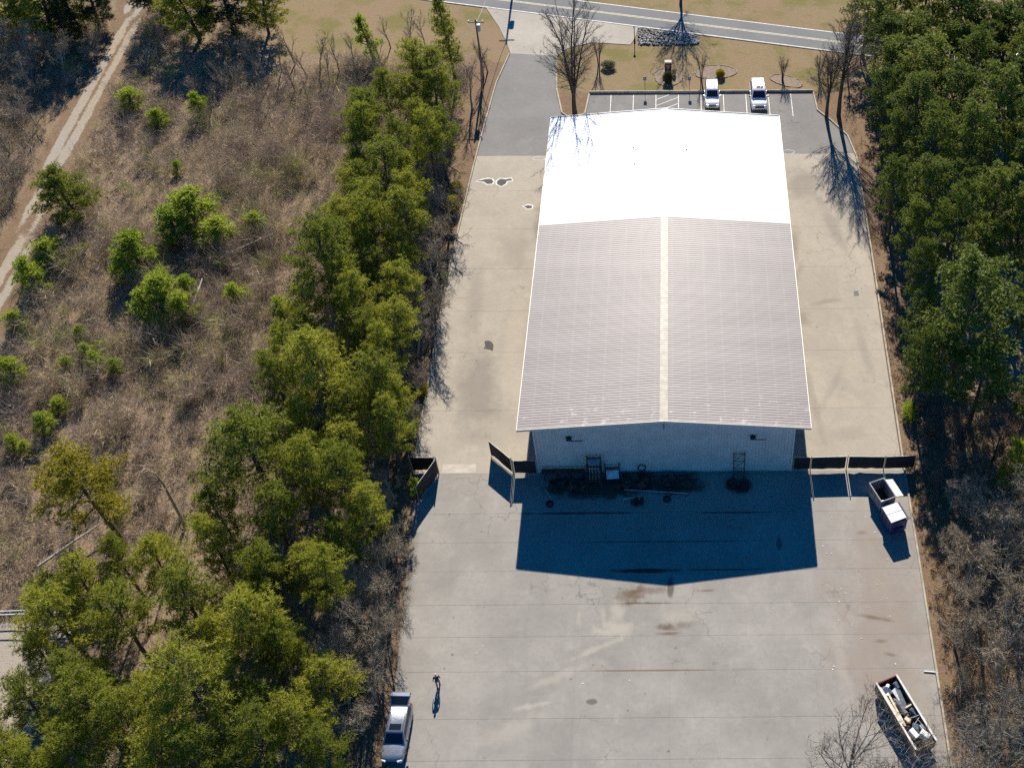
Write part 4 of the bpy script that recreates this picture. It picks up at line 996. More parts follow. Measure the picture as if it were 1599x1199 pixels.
def screen_fence(name, pts, h, label, cat, gaps=None, z0=0.24, post_h=None, brace=False):
    e = empty(name, (*pts[0], 0), 0, label, cat)
    ox, oy = pts[0]
    for i, (x, y) in enumerate(pts):
        MB().tube([(x - ox, y - oy, -0.1), (x - ox, y - oy, (post_h or h) + 0.22)], 0.045, 8).build('post', M_POST, e)
    for i in range(len(pts) - 1):
        (xa, ya), (xb, yb) = pts[i], pts[i + 1]
        L = math.hypot(xb - xa, yb - ya); a = math.atan2(yb - ya, xb - xa)
        g0, g1 = (gaps[i] if gaps else (0.07, 0.07))
        s = sagged_screen(L, z0, h, i + int(abs(xa) * 10), g0, g1).build('screen', M_SCREEN, e)
        s.location = (xa - ox, ya - oy, 0); s.rotation_euler = (0, 0, a)
        r_ = MB().tube([(0, 0.03, h), (L, 0.03, h)], 0.024, 6).build('top_rail', M_GALV, e)
        r_.location = (xa - ox, ya - oy, 0); r_.rotation_euler = (0, 0, a)
    return e
screen_fence('screened_fence', [(11.5, 0.1), (13.05, 0.08), (16.3, 0.16), (19.65, 0.08), (22.45, 0.2)], 1.9, 'black screened chain-link fence running from the warehouse corner to the russet trees', 'fence',
             [(0.06, 0.06), (0.06, 0.13), (0.13, 0.06), (0.06, 0.08)], 0.26)
screen_fence('screened_fence', [(-13.5, -0.12), (-11.42, -0.12)], 2.0, 'short black screened fence bay between the open gate leaf and the warehouse corner', 'fence', None, 0.26)
def gate_leaf(p0, p1, h, label):
    L = math.hypot(p1[0] - p0[0], p1[1] - p0[1])
    e = empty('gate_leaf', (*p0, 0), math.atan2(p1[1] - p0[1], p1[0] - p0[0]), label, 'gate')
    m = MB()
    for x in (0.05, L): m.tube([(x, 0, 0.16), (x, 0, h)], 0.028, 6)
    for z in (0.16, 0.62 * h, h): m.tube([(0.05, 0, z), (L, 0, z)], 0.024, 6)
    m.build('frame', M_GALV, e)
    s = sagged_screen(L, 0.2, h - 0.02, int(L * 100), 0.08, 0.03).build('screen', M_SCREEN, e); s.location = (0, 0.03, 0)
    MB().tube([(0, 0, -0.1), (0, 0, h + 0.25)], 0.05, 8).build('hinge_post', M_POST, e)
    MB().tube([(L - 0.03, 0, 0.16), (L - 0.03, 0, 0.02)], 0.03, 6).build('drop_wheel', M_BLACK, e)
    return e
gate_leaf((-13.62, 0.02), (-15.8, 2.1), 2.1, 'open black screened gate leaf beside the warehouse corner')
gate_leaf((-20.3, 0.1), (-21.65, -2.95), 2.1, 'open black screened gate leaf folded back against the pine belt')
screen_fence('screened_fence', [(-22.7, 0.35), (-20.5, 0.32)], 2.0, 'short black screened fence between the pine belt and the far gate leaf', 'fence', None, 0.2)
e = empty('rail_fence', (-57, -14.4, 0), 0, 'white rail fence between the brush and the pale gravel yard', 'fence')
for k in range(6): MB().tube([(k * 2.6, 0.1 * k, -0.1), (k * 2.6, 0.1 * k, 1.1)], 0.045, 6).build('post', M_WHITE, e)
for z in (0.55, 1.08): MB().tube([(0, 0, z), (13.0, 0.5, z)], 0.045, 6).build('rail', M_WHITE, e)

# ------------------------------------------------------------------ vehicles
M_GLASS = simple('dark_car_glass', (0.012, 0.016, 0.022), 0.06, var=0.1, spec=0.6)
M_TYRE = simple('tyre_rubber', (0.02, 0.02, 0.02), 0.9, var=0.2)
M_RIM = simple('alloy_rim', (0.4, 0.4, 0.41), 0.35, 0.8, var=0.1)
M_CHROME = simple('chrome', (0.55, 0.55, 0.56), 0.15, 1.0, var=0.05)
M_PLAST = simple('black_plastic', (0.025, 0.025, 0.026), 0.6, var=0.2)
M_LAMP = simple('headlamp_glass', (0.6, 0.62, 0.64), 0.1, var=0.1)
M_TAIL = simple('tail_lamp', (0.35, 0.02, 0.02), 0.2, var=0.1)
M_PWHITE = simple('white_car_paint', (0.80, 0.80, 0.79), 0.3, var=0.04, coat=0.6)
M_SILV = simple('silver_car_paint', (0.30, 0.32, 0.36), 0.35, 0.5, var=0.06, coat=0.6)
def quad_on(a, b, c, d, u0, u1, v0, v1, off=0.008):
    """panel on the face a,b (bottom) d,c (top), set proud; returns a thin solid"""
    a, b, c, d = map(Vector, (a, b, c, d))
    def P(u, v): return (a * (1 - u) + b * u) * (1 - v) + (d * (1 - u) + c * u) * v
    n = (b - a).cross(d - a).normalized()
    q = [P(u0, v0), P(u1, v0), P(u1, v1), P(u0, v1)]
    return [x - n * 0.01 for x in q], [x + n * off for x in q]
def car(name, L, W, roof, belt, loc, rz, paint, label, hatch=False, pickup_face=False):
    e = empty(name, loc, rz, label, 'car')
    w = W / 2
    st = [(-L / 2, 0.86, 0.5, belt - 0.12), (-L / 2 + 0.12, 0.95, 0.36, belt - 0.02), (-L / 2 + 0.6, 1.0, 0.30, belt), (-0.6, 1.0, 0.27, belt), (0.55, 1.0, 0.27, belt),
          (L / 2 - 1.25, 1.0, 0.28, belt + 0.0), (L / 2 - 0.5, 0.97, 0.32, belt - 0.07), (L / 2 - 0.15, 0.90, 0.36, belt - 0.16), (L / 2, 0.78, 0.42, belt - 0.32)]
    rings = []
    for (y, k, zb, zt) in st:
        a = w * k
        half = [(a * 0.90, zb), (a * 0.985, zb + 0.12), (a, (zb + zt) / 2), (a * 0.97, zt - 0.12), (a * 0.90, zt - 0.03), (a * 0.55, zt + 0.012), (0, zt + 0.022)]
        rings.append([(x, y, z) for x, z in half] + [(-x, y, z) for x, z in reversed(half[:-1])])
    MB().rings(rings).build('body', paint, e, smooth=True)
    yr0, yr1, yf0, yf1 = -L / 2 + 0.10, -L / 2 + (0.45 if not hatch else 0.5), L / 2 - 1.22, L / 2 - 1.95
    wb, wt = w * 0.93, w * 0.76
    B = [(-wb, yr0, belt - 0.04), (wb, yr0, belt - 0.04), (wb, yf0, belt - 0.02), (-wb, yf0, belt - 0.02)]
    T = [(-wt, yr1, roof - 0.05), (wt, yr1, roof - 0.05), (wt, yf1, roof - 0.05), (-wt, yf1, roof - 0.05)]
    T2 = [(-wt * 0.93, yr1 + 0.07, roof), (wt * 0.93, yr1 + 0.07, roof), (wt * 0.93, yf1 - 0.10, roof + 0.01), (-wt * 0.93, yf1 - 0.10, roof + 0.01)]
    MB().rings([B, T, T2]).build('cabin', paint, e, smooth=True)
    def pane(nm, A, Bq, C, D, u0, u1, v0, v1, mat=M_GLASS):
        lo, hi = quad_on(A, Bq, C, D, u0, u1, v0, v1)
        return MB().rings([lo, hi]).build(nm, mat, e)
    pane('windshield', B[2], B[3], T[3], T[2], 0.07, 0.93, 0.10, 0.93)
    if not hatch: pane('rear_window', B[0], B[1], T[1], T[0], 0.1, 0.9, 0.25, 0.9)
    for (u0, u1) in ((0.06, 0.34), (0.36, 0.62), (0.64, 0.93)):
        pane('side_window', B[1], B[2], T[2], T[1], u0, u1, 0.18, 0.88)
        pane('side_window', B[3], B[0], T[0], T[3], 1 - u1, 1 - u0, 0.18, 0.88)
    for y in (-L / 2 + 0.88, L / 2 - 0.92):
        for s in (-1, 1):
            tb = MB(); rr = 0.36
            prof = [(-0.11, rr - 0.04), (-0.09, rr), (0.09, rr), (0.11, rr - 0.04), (0.11, 0.2), (-0.11, 0.2)]
            n = 18
            vs = [(s * (w - 0.12) + px, y + rad * math.cos(2 * math.pi * k / n), rr + rad * math.sin(2 * math.pi * k / n)) for k in range(n) for px, rad in prof]
            fs = [(k * 6 + j, k * 6 + (j + 1) % 6, ((k + 1) % n) * 6 + (j + 1) % 6, ((k + 1) % n) * 6 + j) for k in range(n) for j in range(6)]
            wh = tb.add(vs, fs).build('wheel', M_TYRE, e, smooth=True)
            MB().tube([(s * (w - 0.05), y, rr), (s * (w - 0.03), y, rr)], 0.215, 14).build('rim', M_RIM, wh)
    for s in (-1, 1):
        m = MB().cbox((s * w * 0.66, L / 2 - 0.10, belt - 0.26), (0.36, 0.2, 0.16), rz=-s * 0.35, bev=0.03); m.build('headlight', M_LAMP, e)
        m = MB().cbox((s * w * 0.80, -L / 2 + 0.05, belt - 0.12), (0.16, 0.12, 0.34), bev=0.02); m.build('tail_light', M_TAIL, e)
        m = MB().cbox((s * (w + 0.11), L / 2 - 1.55, belt + 0.08), (0.2, 0.12, 0.16), bev=0.03); m.build('mirror', M_PLAST if (pickup_face or hatch) else paint, e)
        m = MB().tube([(s * wt * 0.86, yr1 + 0.2, roof + 0.035), (s * wt * 0.86, yf1 - 0.3, roof + 0.035)], 0.018, 5); m.build('roof_rail', M_PLAST if hatch else paint, e)
    gh = 0.34 if pickup_face else 0.2
    MB().cbox((0, L / 2 - 0.03, belt - 0.36), (W * (0.56 if pickup_face else 0.5), 0.1, gh), bev=0.02).build('grille', M_PLAST, e)
    if pickup_face: MB().cbox((0, L / 2 + 0.022, belt - 0.36), (W * 0.54, 0.03, 0.05), bev=0.01).build('grille_bar', M_CHROME, e)
    MB().cbox((0, L / 2 - 0.06, 0.44), (W * 0.88, 0.2, 0.2), bev=0.05).build('front_bumper', M_CHROME if pickup_face else M_PLAST, e)
    MB().cbox((0, -L / 2 + 0.02, 0.46), (W * 0.9, 0.18, 0.22), bev=0.05).build('rear_bumper', M_PLAST, e)
    for s in (-1, 1):
        MB().cbox((s * w * 0.9, -L / 2 + 0.88, 0.66), (0.1, 0.86, 0.1), bev=0.04).build('wheel_arch', M_PLAST, e)
        MB().cbox((s * w * 0.9, L / 2 - 0.92, 0.66), (0.1, 0.86, 0.1), bev=0.04).build('wheel_arch', M_PLAST, e)
        for yy in (-0.25, 0.75): MB().cbox((s * (w + 0.012), yy - 0.25, belt - 0.14), (0.03, 0.2, 0.035)).build('door_handle', paint, e)
    return e, yr1, yf1, wt
s1, yr1, yf1, wt = car('suv', 4.6, 1.80, 1.78, 1.10, (5.6, 56.25, 0), math.pi, M_PWHITE, 'white car with a rounded dark grille backed into the stall nearest the clipped shrub')
MB().cbox((-0.15, yf1 - 0.52, 1.785), (0.72, 0.52, 0.03), bev=0.01).build('sunroof', M_GLASS, s1)
s2, yr1, yf1, wt = car('suv', 5.0, 1.98, 1.92, 1.20, (11.2, 56.05, 0), math.pi + 0.01, M_PWHITE, 'larger white car with dark mirrors and a tall chrome barred grille', pickup_face=True)
MB().cbox((-0.12, yf1 - 0.55, 1.925), (0.8, 0.55, 0.03), bev=0.01).build('sunroof', M_GLASS, s2)
hx, yr1, yf1, wt = car('hatchback', 4.55, 1.78, 1.52, 0.98, (-20.15, -24.75, 0), math.pi - 0.03, M_SILV, 'silver blue car with its tailgate raised, parked at the yard edge', hatch=True)
MB().cbox((0, yf1 - 0.42, 1.525), (0.88, 0.5, 0.03), bev=0.01).build('sunroof', M_GLASS, hx)
lo, hi = quad_on((-0.8, -4.55 / 2 + 0.09, 0.62), (0.8, -4.55 / 2 + 0.09, 0.62), (wt, yr1 - 0.02, 1.45), (-wt, yr1 - 0.02, 1.45), 0.07, 0.93, 0.05, 0.95)
MB().rings([lo, hi]).build('boot_shade_panel', M_PLAST, hx)  # flat black panel, painted stand-in for the shaded interior behind the raised tailgate
tg = MB()
def tgp(x, t, off=0): return (x, yr1 + 0.03 - t * math.cos(0.35), 1.50 + t * math.sin(0.35) + off)
tg.rings([[tgp(-0.68, 0), tgp(0.68, 0), tgp(0.80, 1.0), tgp(-0.80, 1.0)], [tgp(-0.68, 0, 0.04), tgp(0.68, 0, 0.04), tgp(0.80, 1.0, 0.05), tgp(-0.80, 1.0, 0.05)]])
tg.add(*[[tgp(-0.8, 1.0), tgp(0.8, 1.0), tgp(0.8, 1.0, 0.06), tgp(-0.8, 1.0, 0.06), tgp(-0.74, 1.16, -0.34), tgp(0.74, 1.16, -0.34), tgp(0.74, 1.2, -0.28), tgp(-0.74, 1.2, -0.28)], [(0, 1, 5, 4), (1, 2, 6, 5), (2, 3, 7, 6), (3, 0, 4, 7), (4, 5, 6, 7)]])
tgo = tg.build('tailgate', M_SILV, hx)
MB().rings([[tgp(-0.6, 0.14, 0.046), tgp(0.6, 0.14, 0.046), tgp(0.68, 0.66, 0.052), tgp(-0.68, 0.66, 0.052)], [tgp(-0.6, 0.14, 0.06), tgp(0.6, 0.14, 0.06), tgp(0.68, 0.66, 0.064), tgp(-0.68, 0.66, 0.064)]]).build('tailgate_glass', M_GLASS, tgo)
MB().cbox(tgp(0, 0.86, 0.07), (1.45, 0.24, 0.04), rx=-0.35).build('spoiler', M_PWHITE, tgo)
for s in (-1, 1): MB().tube([(s * 0.7, yr1 - 0.1, 1.2), tgp(s * 0.68, 0.5, -0.02)], 0.014, 5).build('gas_strut', M_PLAST, hx)

# ------------------------------------------------------------------ person
def skin(name, verts, edges, radii, mat, parent, root=0, sub=2):
    me = bpy.data.meshes.new(name); me.from_pydata(verts, edges, []); me.materials.append(mat)
    o = bpy.data.objects.new(name, me); COL.objects.link(o); o.parent = parent
    o.modifiers.new('skin', 'SKIN').use_smooth_shade = True
    if not me.skin_vertices: me.skin_vertices.new()
    sv = me.skin_vertices[0].data
    for i, rr in enumerate(radii):
        sv[i].radius = rr if isinstance(rr, tuple) else (rr, rr); sv[i].use_root = (i == root)
    m = o.modifiers.new('sub', 'SUBSURF'); m.levels = sub; m.render_levels = sub
    return o
M_SKIN = simple('skin', (0.42, 0.26, 0.19), 0.6, var=0.08)
M_SHIRT = simple('black_shirt', (0.012, 0.012, 0.018), 0.9, var=0.3)
M_TROUS = simple('grey_trousers', (0.22, 0.21, 0.20), 0.9, var=0.15)
M_SHOE = simple('dark_shoe', (0.03, 0.028, 0.026), 0.7)
M_HAIR = simple('pale_grey_hair', (0.62, 0.60, 0.57), 0.8, var=0.15)
per = empty('person', (-17.65, -20.55, 0), 0.35, 'person in a black shirt and grey trousers walking across the empty yard', 'person')
V = [(0, 0, 0.94), (0, 0.02, 1.12), (0, 0.03, 1.30), (0, 0.03, 1.43), (0, 0.05, 1.52), (0, 0.08, 1.60), (0, 0.09, 1.68),      # 0-6 spine, head
     (0.17, 0.02, 1.40), (0.27, 0.0, 1.14), (0.27, 0.10, 0.90), (0.265, 0.13, 0.83),                                       # 7-10 right arm, palm
     (-0.17, 0.02, 1.40), (-0.28, -0.04, 1.14), (-0.29, 0.02, 0.89), (-0.285, 0.04, 0.82),                                 # 11-14 left arm
     (0.10, 0.0, 0.88), (0.12, 0.12, 0.50), (0.12, 0.10, 0.09), (0.125, 0.24, 0.05),                                       # 15-18 right leg
     (-0.10, 0.0, 0.88), (-0.11, -0.02, 0.50), (-0.12, -0.20, 0.11), (-0.125, -0.09, 0.05)]                                # 19-22 left leg
E_ = [(0, 1), (1, 2), (2, 3), (3, 4), (4, 5), (5, 6), (3, 7), (7, 8), (8, 9), (9, 10), (3, 11), (11, 12), (12, 13), (13, 14), (0, 15), (15, 16), (16, 17), (17, 18), (0, 19), (19, 20), (20, 21), (21, 22)]
R_ = [(0.15, 0.11), (0.14, 0.10), (0.155, 0.11), (0.10, 0.08), 0.055, (0.075, 0.09), (0.065, 0.08), 0.06, 0.045, 0.03, (0.022, 0.036), 0.06, 0.045, 0.03, (0.022, 0.036), 0.085, 0.06, 0.045, 0.035, 0.085, 0.06, 0.045, 0.035]
for (palm, sx) in ((10, 1), (14, -1)):
    px, py, pz = V[palm]
    for k, (dy, ln) in enumerate(((0.03, 0.075), (0.01, 0.085), (-0.012, 0.08), (-0.032, 0.06))):
        a = len(V); V.append((px, py + dy, pz - 0.05)); V.append((px - sx * 0.01, py + dy + 0.008, pz - 0.05 - ln * 0.55)); V.append((px - sx * 0.03, py + dy + 0.01, pz - 0.05 - ln))
        E_ += [(palm, a), (a, a + 1), (a + 1, a + 2)]; R_ += [0.0095, 0.009, 0.008]
    a = len(V); V.append((px - sx * 0.01, py + 0.045, pz + 0.005)); V.append((px - sx * 0.02, py + 0.065, pz - 0.035)); E_ += [(palm, a), (a, a + 1)]; R_ += [0.011, 0.009]
skin('body', V, E_, R_, M_SKIN, per)
sv_ = [V[i] for i in (0, 1, 2, 3)] + [V[7], (0.225, 0.01, 1.26)] + [V[11], (-0.23, -0.015, 1.26)]
skin('shirt', sv_, [(0, 1), (1, 2), (2, 3), (3, 4), (4, 5), (3, 6), (6, 7)], [(0.172, 0.135), (0.165, 0.125), (0.18, 0.135), (0.115, 0.095), 0.08, 0.07, 0.08, 0.07], M_SHIRT, per)
skin('trousers', [V[0], V[15], V[16], (0.12, 0.102, 0.14), V[19], V[20], (-0.119, -0.185, 0.16)], [(0, 1), (1, 2), (2, 3), (0, 4), (4, 5), (5, 6)], [(0.165, 0.13), 0.105, 0.08, 0.07, 0.105, 0.08, 0.07], M_TROUS, per)
for (x, y, z) in ((0.12, 0.16, 0.0), (-0.12, -0.14, 0.0)):
    MB().rings([[(x + a * 0.05 * k, y + b * 0.14 * k, z + h) for a, b in ((-1, -1), (1, -1), (1.1, 0.4), (0.6, 1), (-0.6, 1), (-1.1, 0.4))] for h, k in ((0.0, 1.0), (0.05, 1.0), (0.10, 0.7))]).build('shoe', M_SHOE, per, smooth=True)
hr = MB(); n = 12
hr.rings([[(0.082 * math.cos(t) * math.cos(2 * math.pi * k / n), 0.085 + 0.10 * math.cos(t) * math.sin(2 * math.pi * k / n) - 0.012, 1.655 + 0.105 * math.sin(t)) for k in range(n)] for t in (0.0, 0.5, 0.95, 1.35)], False, True)
hr.build('hair', M_HAIR, per, smooth=True)
for s in (-1, 1): MB().cbox((s * 0.082, 0.09, 1.64), (0.02, 0.04, 0.06), bev=0.006).build('ear', M_SKIN, per)
MB().cbox((0, 0.185, 1.635), (0.026, 0.04, 0.045), bev=0.008).build('nose', M_SKIN, per)
for s in (-1, 1): MB().cbox((s * 0.03, 0.168, 1.665), (0.022, 0.012, 0.010), bev=0.003).build('eye', M_BLACK, per)
MB().cbox((0, 0.168, 1.59), (0.045, 0.012, 0.010), bev=0.003).build('mouth', simple('lips', (0.3, 0.12, 0.1), 0.6), per)

# ------------------------------------------------------------------ dumpsters
M_DGREY = simple('grey_dumpster_paint', (0.20, 0.20, 0.215), 0.6, var=0.3, scale=2, grime=(0.10, 0.07, 0.05))
M_DBLUE = simple('blue_dumpster_paint', (0.02, 0.035, 0.13), 0.5, var=0.3, scale=2, grime=(0.06, 0.045, 0.05))
M_LID = simple('pale_plastic_lid', (0.62, 0.61, 0.58), 0.5, var=0.12, scale=2)
M_DARKIN = simple('dumpster_inside', (0.03, 0.028, 0.028), 0.9)
def dumpster(loc, rz, wx, ly, h, paint, label):
    e = empty('dumpster', loc, rz, label, 'dumpster')
    t = 0.05; a, b = wx / 2, ly / 2
    m = MB()
    m.box(-a, a, -b, b, 0.14, 0.20)
    m.box(-a, -a + t, -b, b, 0.2, h); m.box(a - t, a, -b, b, 0.2, h)
    m.box(-a + t, a - t, -b, -b + t, 0.2, h); m.box(-a + t, a - t, b - t, b, 0.2, h)
    m.build('bin', paint, e)
    m = MB()
    m.box(-a - 0.05, a + 0.05, -b - 0.05, -b - 0.001, h - 0.09, h + 0.012); m.box(-a - 0.05, a + 0.05, b + 0.001, b + 0.05, h - 0.09, h + 0.012)
    m.box(-a - 0.05, -a - 0.001, -b, b, h - 0.09, h + 0.01); m.box(a + 0.001, a + 0.05, -b, b, h - 0.09, h + 0.01)
    m.build('rim', paint, e)
    for s in (-1, 1):
        MB().box(-0.45, 0.45, s * (b + 0.08) - 0.07, s * (b + 0.08) + 0.07, 0.62, 0.80).build('fork_pocket', paint, e)
        for k in range(3):
            y = -b + ly * (k + 0.5) / 3
            MB().box(s * (a + 0.03) - 0.028, s * (a + 0.03) + 0.028, y - 0.04, y + 0.04, 0.22, h - 0.10).build('rib', paint, e)
    for x in (-a + 0.15, a - 0.15):
        for y in (-b + 0.15, b - 0.15): MB().tube([(x - 0.03, y, 0.08), (x + 0.03, y, 0.08)], 0.08, 10).build('caster', M_BLACK, e)
    MB().box(-a + t, a - t, -b + t, b - t, 0.205, 0.22).build('floor', M_DARKIN, e)
    return e
d1 = dumpster((19.0, -3.25, 0), 0.385, 1.42, 2.15, 1.6, M_DGREY, 'grey dumpster standing open with its pale lid hanging off one side')
MB().cbox((1.10, -0.12, 1.46), (0.85, 1.95, 0.035), ry=0.38).build('lid', M_LID, d1)
def junk(name, mb, mat, loc, rz, label, cat, group=None, smooth=False):
    return tag(mb.build(name, mat, None, loc, smooth), label, cat, group)
o = junk('rubbish_bag', MB().cbox((0, 0, 0.28), (0.5, 0.6, 0.5), rz=0.4, bev=0.18), M_WHITE, (19.1, -3.9, 0.23), 0, 'pale rubbish bag lying inside the open grey dumpster', 'bag')
d2 = dumpster((19.72, -5.8, 0), 0.36, 1.55, 1.8, 1.70, M_DBLUE, 'blue dumpster with two closed white lids beside the open grey one')
for k in (0, 1): MB().cbox((-0.06, 0.43 - 0.86 * k, 1.80), (1.46, 0.84, 0.06), ry=-0.05, bev=0.02).build('lid', M_LID, d2)
MB().tube([(0.85, -0.85, 1.74), (0.85, 0.85, 1.74)], 0.03, 6).build('hinge_bar', M_DBLUE, d2)

# ------------------------------------------------------------------ debris container and its load
M_CONT = simple('brown_container_steel', (0.20, 0.125, 0.07), 0.75, var=0.35, scale=2, grime=(0.10, 0.06, 0.045))
M_CONTR = simple('red_container_steel', (0.22, 0.05, 0.04), 0.7, var=0.3, scale=2)
M_PINE = simple('new_timber', (0.62, 0.53, 0.38), 0.8, var=0.15, scale=3)
M_CREAMR = simple('cream_rail_paint', (0.68, 0.64, 0.56), 0.6, var=0.2, scale=3, grime=(0.3, 0.2, 0.13))
CX, CY, CR_ = 18.28, -23.75, 0.406
ct = empty('debris_container', (CX, CY, 0), CR_, 'open-topped brown steel container heaped with building debris', 'container')
a, b, h0, h1 = 0.88, 2.9, 0.35, 1.5
MB().box(-a, a, -b, b, h0, h0 + 0.06).build('floor', M_CONT, ct)
for s in (-1, 1):
    MB().box(s * a - 0.04, s * a + 0.04, -b, b, h0 + 0.06, h1).build('side_wall', M_CONT, ct)
    MB().box(s * a - 0.07, s * a + 0.07, -b - 0.02, b + 0.02, h1 + 0.002, h1 + 0.09).build('top_rail', M_CREAMR, ct)
    MB().box(-a + 0.04, a - 0.04, s * b - 0.04, s * b + 0.04, h0 + 0.06, h1 - 0.05).build('end_wall', M_CONTR if s > 0 else M_CONT, ct)
    for k in range(7):
        y = -b + 0.3 + k * (2 * b - 0.6) / 6
        MB().box(s * (a + 0.08) - 0.038, s * (a + 0.08) + 0.038, y - 0.05, y + 0.05, h0, h1 - 0.03).build('rib', M_CONT, ct)
    MB().box(s * 0.6 - 0.08, s * 0.6 + 0.08, -b, b, 0.2, h0 - 0.004).build('skid', M_DSTEEL, ct)
    for y in (-b + 0.7, b - 0.7): MB().tube([(s * 0.6 - 0.12, y, 0.12), (s * 0.6 + 0.12, y, 0.12)], 0.12, 12).build('roller', M_DSTEEL, ct)
def load(name, c, s, rz, mat, label, cat, rx=0.0, ry=0.0, bev=0.0):
    M = Matrix.Rotation(CR_, 4, 'Z'); p = M @ Vector((c[0], c[1], 0))
    m = MB().cbox((0, 0, 0), s, rz=rz + CR_, rx=rx, ry=ry, bev=bev)
    return junk(name, m, mat, (CX + p.x, CY + p.y, c[2]), 0, label, cat)
M_BAG = simple('dark_blue_sheeting', (0.05, 0.08, 0.13), 0.5, var=0.5, scale=4)
M_RUB = simple('grey_rubble', (0.16, 0.15, 0.14), 0.9, var=0.5, scale=3)
M_GYP = simple('plasterboard', (0.55, 0.56, 0.52), 0.8, var=0.12)
rb = MB(); rr = random.Random(3)
for k in range(90):
    rb.cbox((rr.uniform(-0.8, 0.8), rr.uniform(-2.7, 2.7), 0.45 + rr.random() * 0.45), (rr.uniform(0.15, 0.55), rr.uniform(0.15, 0.6), rr.uniform(0.1, 0.35)), rr.uniform(0, 3), rr.uniform(-0.4, 0.4), rr.uniform(-0.4, 0.4))
o = rb.build('rubble', [M_RUB, M_BAG, M_CONT]); o.location = (CX, CY, 0); o.rotation_euler = (0, 0, CR_)
o.data.polygons.foreach_set('material_index', [(k // 6) % 3 for k in range(len(o.data.polygons))])
tag(o, 'broken grey rubble filling the bottom of the debris container', 'rubble', kind='stuff')
load('plastic_sheet', (-0.4, 2.1, 1.12), (0.85, 0.9, 0.3), 0.3, M_BAG, 'crumpled dark blue sheeting at the red end of the debris container', 'sheeting', 0.2, 0.1, 0.12)
load('plasterboard_sheet', (0.18, 1.55, 1.32), (0.6, 0.9, 0.025), 0.4, M_GYP, 'pale triangular plasterboard piece standing in the debris container', 'board', 0.35, 0.45)
load('plank', (-0.72, 0.9, 1.42), (0.16, 3.2, 0.05), 0.03, M_PINE, 'long pale plank lying along the wooden rail of the container', 'plank', 0.02)
load('plank', (-0.50, 0.5, 1.36), (0.14, 2.9, 0.05), -0.06, M_PINE, 'second pale plank lying beside the long one in the container', 'plank', -0.03)
load('plank', (0.50, 0.35, 1.40), (0.75, 0.12, 0.05), 0.1, M_PINE, 'short pale plank lying crosswise in the middle of the container', 'plank')
load('slate_board', (0.35, 1.2, 1.2), (0.5, 1.6, 0.04), -0.15, simple('slate_panel', (0.13, 0.15, 0.18), 0.5), 'slate grey board leaning inside the debris container', 'board', 0.1, 0.3)
load('carpet_roll', (-0.08, 0.55, 1.22), (0.42, 1.5, 0.38), 0.1, simple('grey_carpet', (0.15, 0.14, 0.15), 0.95, var=0.3), 'dark grey carpet roll lying in the debris container', 'carpet', 0, 0, 0.12)
load('carton', (-0.2, -0.55, 1.3), (0.32, 0.4, 0.25), 0.5, M_PINE, 'small tan carton on top of the debris', 'carton', 0.1, 0.2)
load('white_cabinet', (-0.35, -1.75, 1.35), (0.42, 0.75, 0.5), 0.25, M_WHITE, 'white cabinet lying on the debris beside the container wall', 'cabinet', 0.1, 0.1, 0.03)
load('white_sink', (0.38, -2.15, 1.38), (0.5, 0.75, 0.4), 0.55, M_WHITE, 'white basin lying at the plain end of the debris container', 'basin', 0.15, 0.1, 0.06)
for k, (x, y, sx, sy, rz, mt, nm) in enumerate(((-0.1, 2.45, 0.4, 0.3, 0.7, M_WHITE, 'crumpled white bag at the red end of the container'), (0.55, 2.2, 0.45, 0.6, 0.2, M_BAG, 'dark blue bag in the corner of the container'),
        (-0.55, 1.75, 0.22, 0.3, 0.9, M_WHITE, 'small white tub beside the dark blue sheeting'), (-0.3, 0.95, 0.18, 0.3, 0.2, M_WHITE, 'small white can beside the carpet roll'), (0.62, -0.2, 0.4, 0.7, 0.4, M_BAG, 'dark bag against the container wall by the crosswise plank'),
        (0.1, -1.3, 0.6, 0.5, 1.0, M_BAG, 'dark sheeting between the carton and the white cabinet'), (0.6, -1.5, 0.3, 0.5, 0.3, M_GYP, 'pale board offcut beside the white basin'))):
    load('board_offcut' if mt is M_GYP else ('bag' if mt is M_BAG else 'tub'), (x, y, 1.2 + 0.05 * (k % 3)), (sx, sy, 0.24), rz, mt, nm, 'board' if mt is M_GYP else ('bag' if mt is M_BAG else 'tub'), 0.15, 0.1, 0.0 if mt is M_GYP else 0.07)
for k, (x, y, l, rz) in enumerate(((0.5, -0.6, 1.4, 0.3), (0.15, -1.1, 1.2, 0.9), (0.6, -1.3, 1.0, 2.2))):
    M = Matrix.Rotation(CR_, 4, 'Z'); p = M @ Vector((x, y, 0))
    d = Vector((math.cos(rz), math.sin(rz), 0.12)) * l / 2
    junk('metal_pipe', MB().tube([-d, d], 0.03, 6), M_GALV, (CX + p.x, CY + p.y, 1.42), 0, 'thin grey pipe sticking out of the debris near the white basin', 'pipe', 'pipes in the container')
junk('white_pipe', MB().tube([(-0.55, 0.06, 0.05), (0.55, -0.06, 0.05)], 0.05, 8), M_WHITE, (21.0, -19.75, 0), 0, 'white pipe lying at the kerb near the debris container', 'pipe')

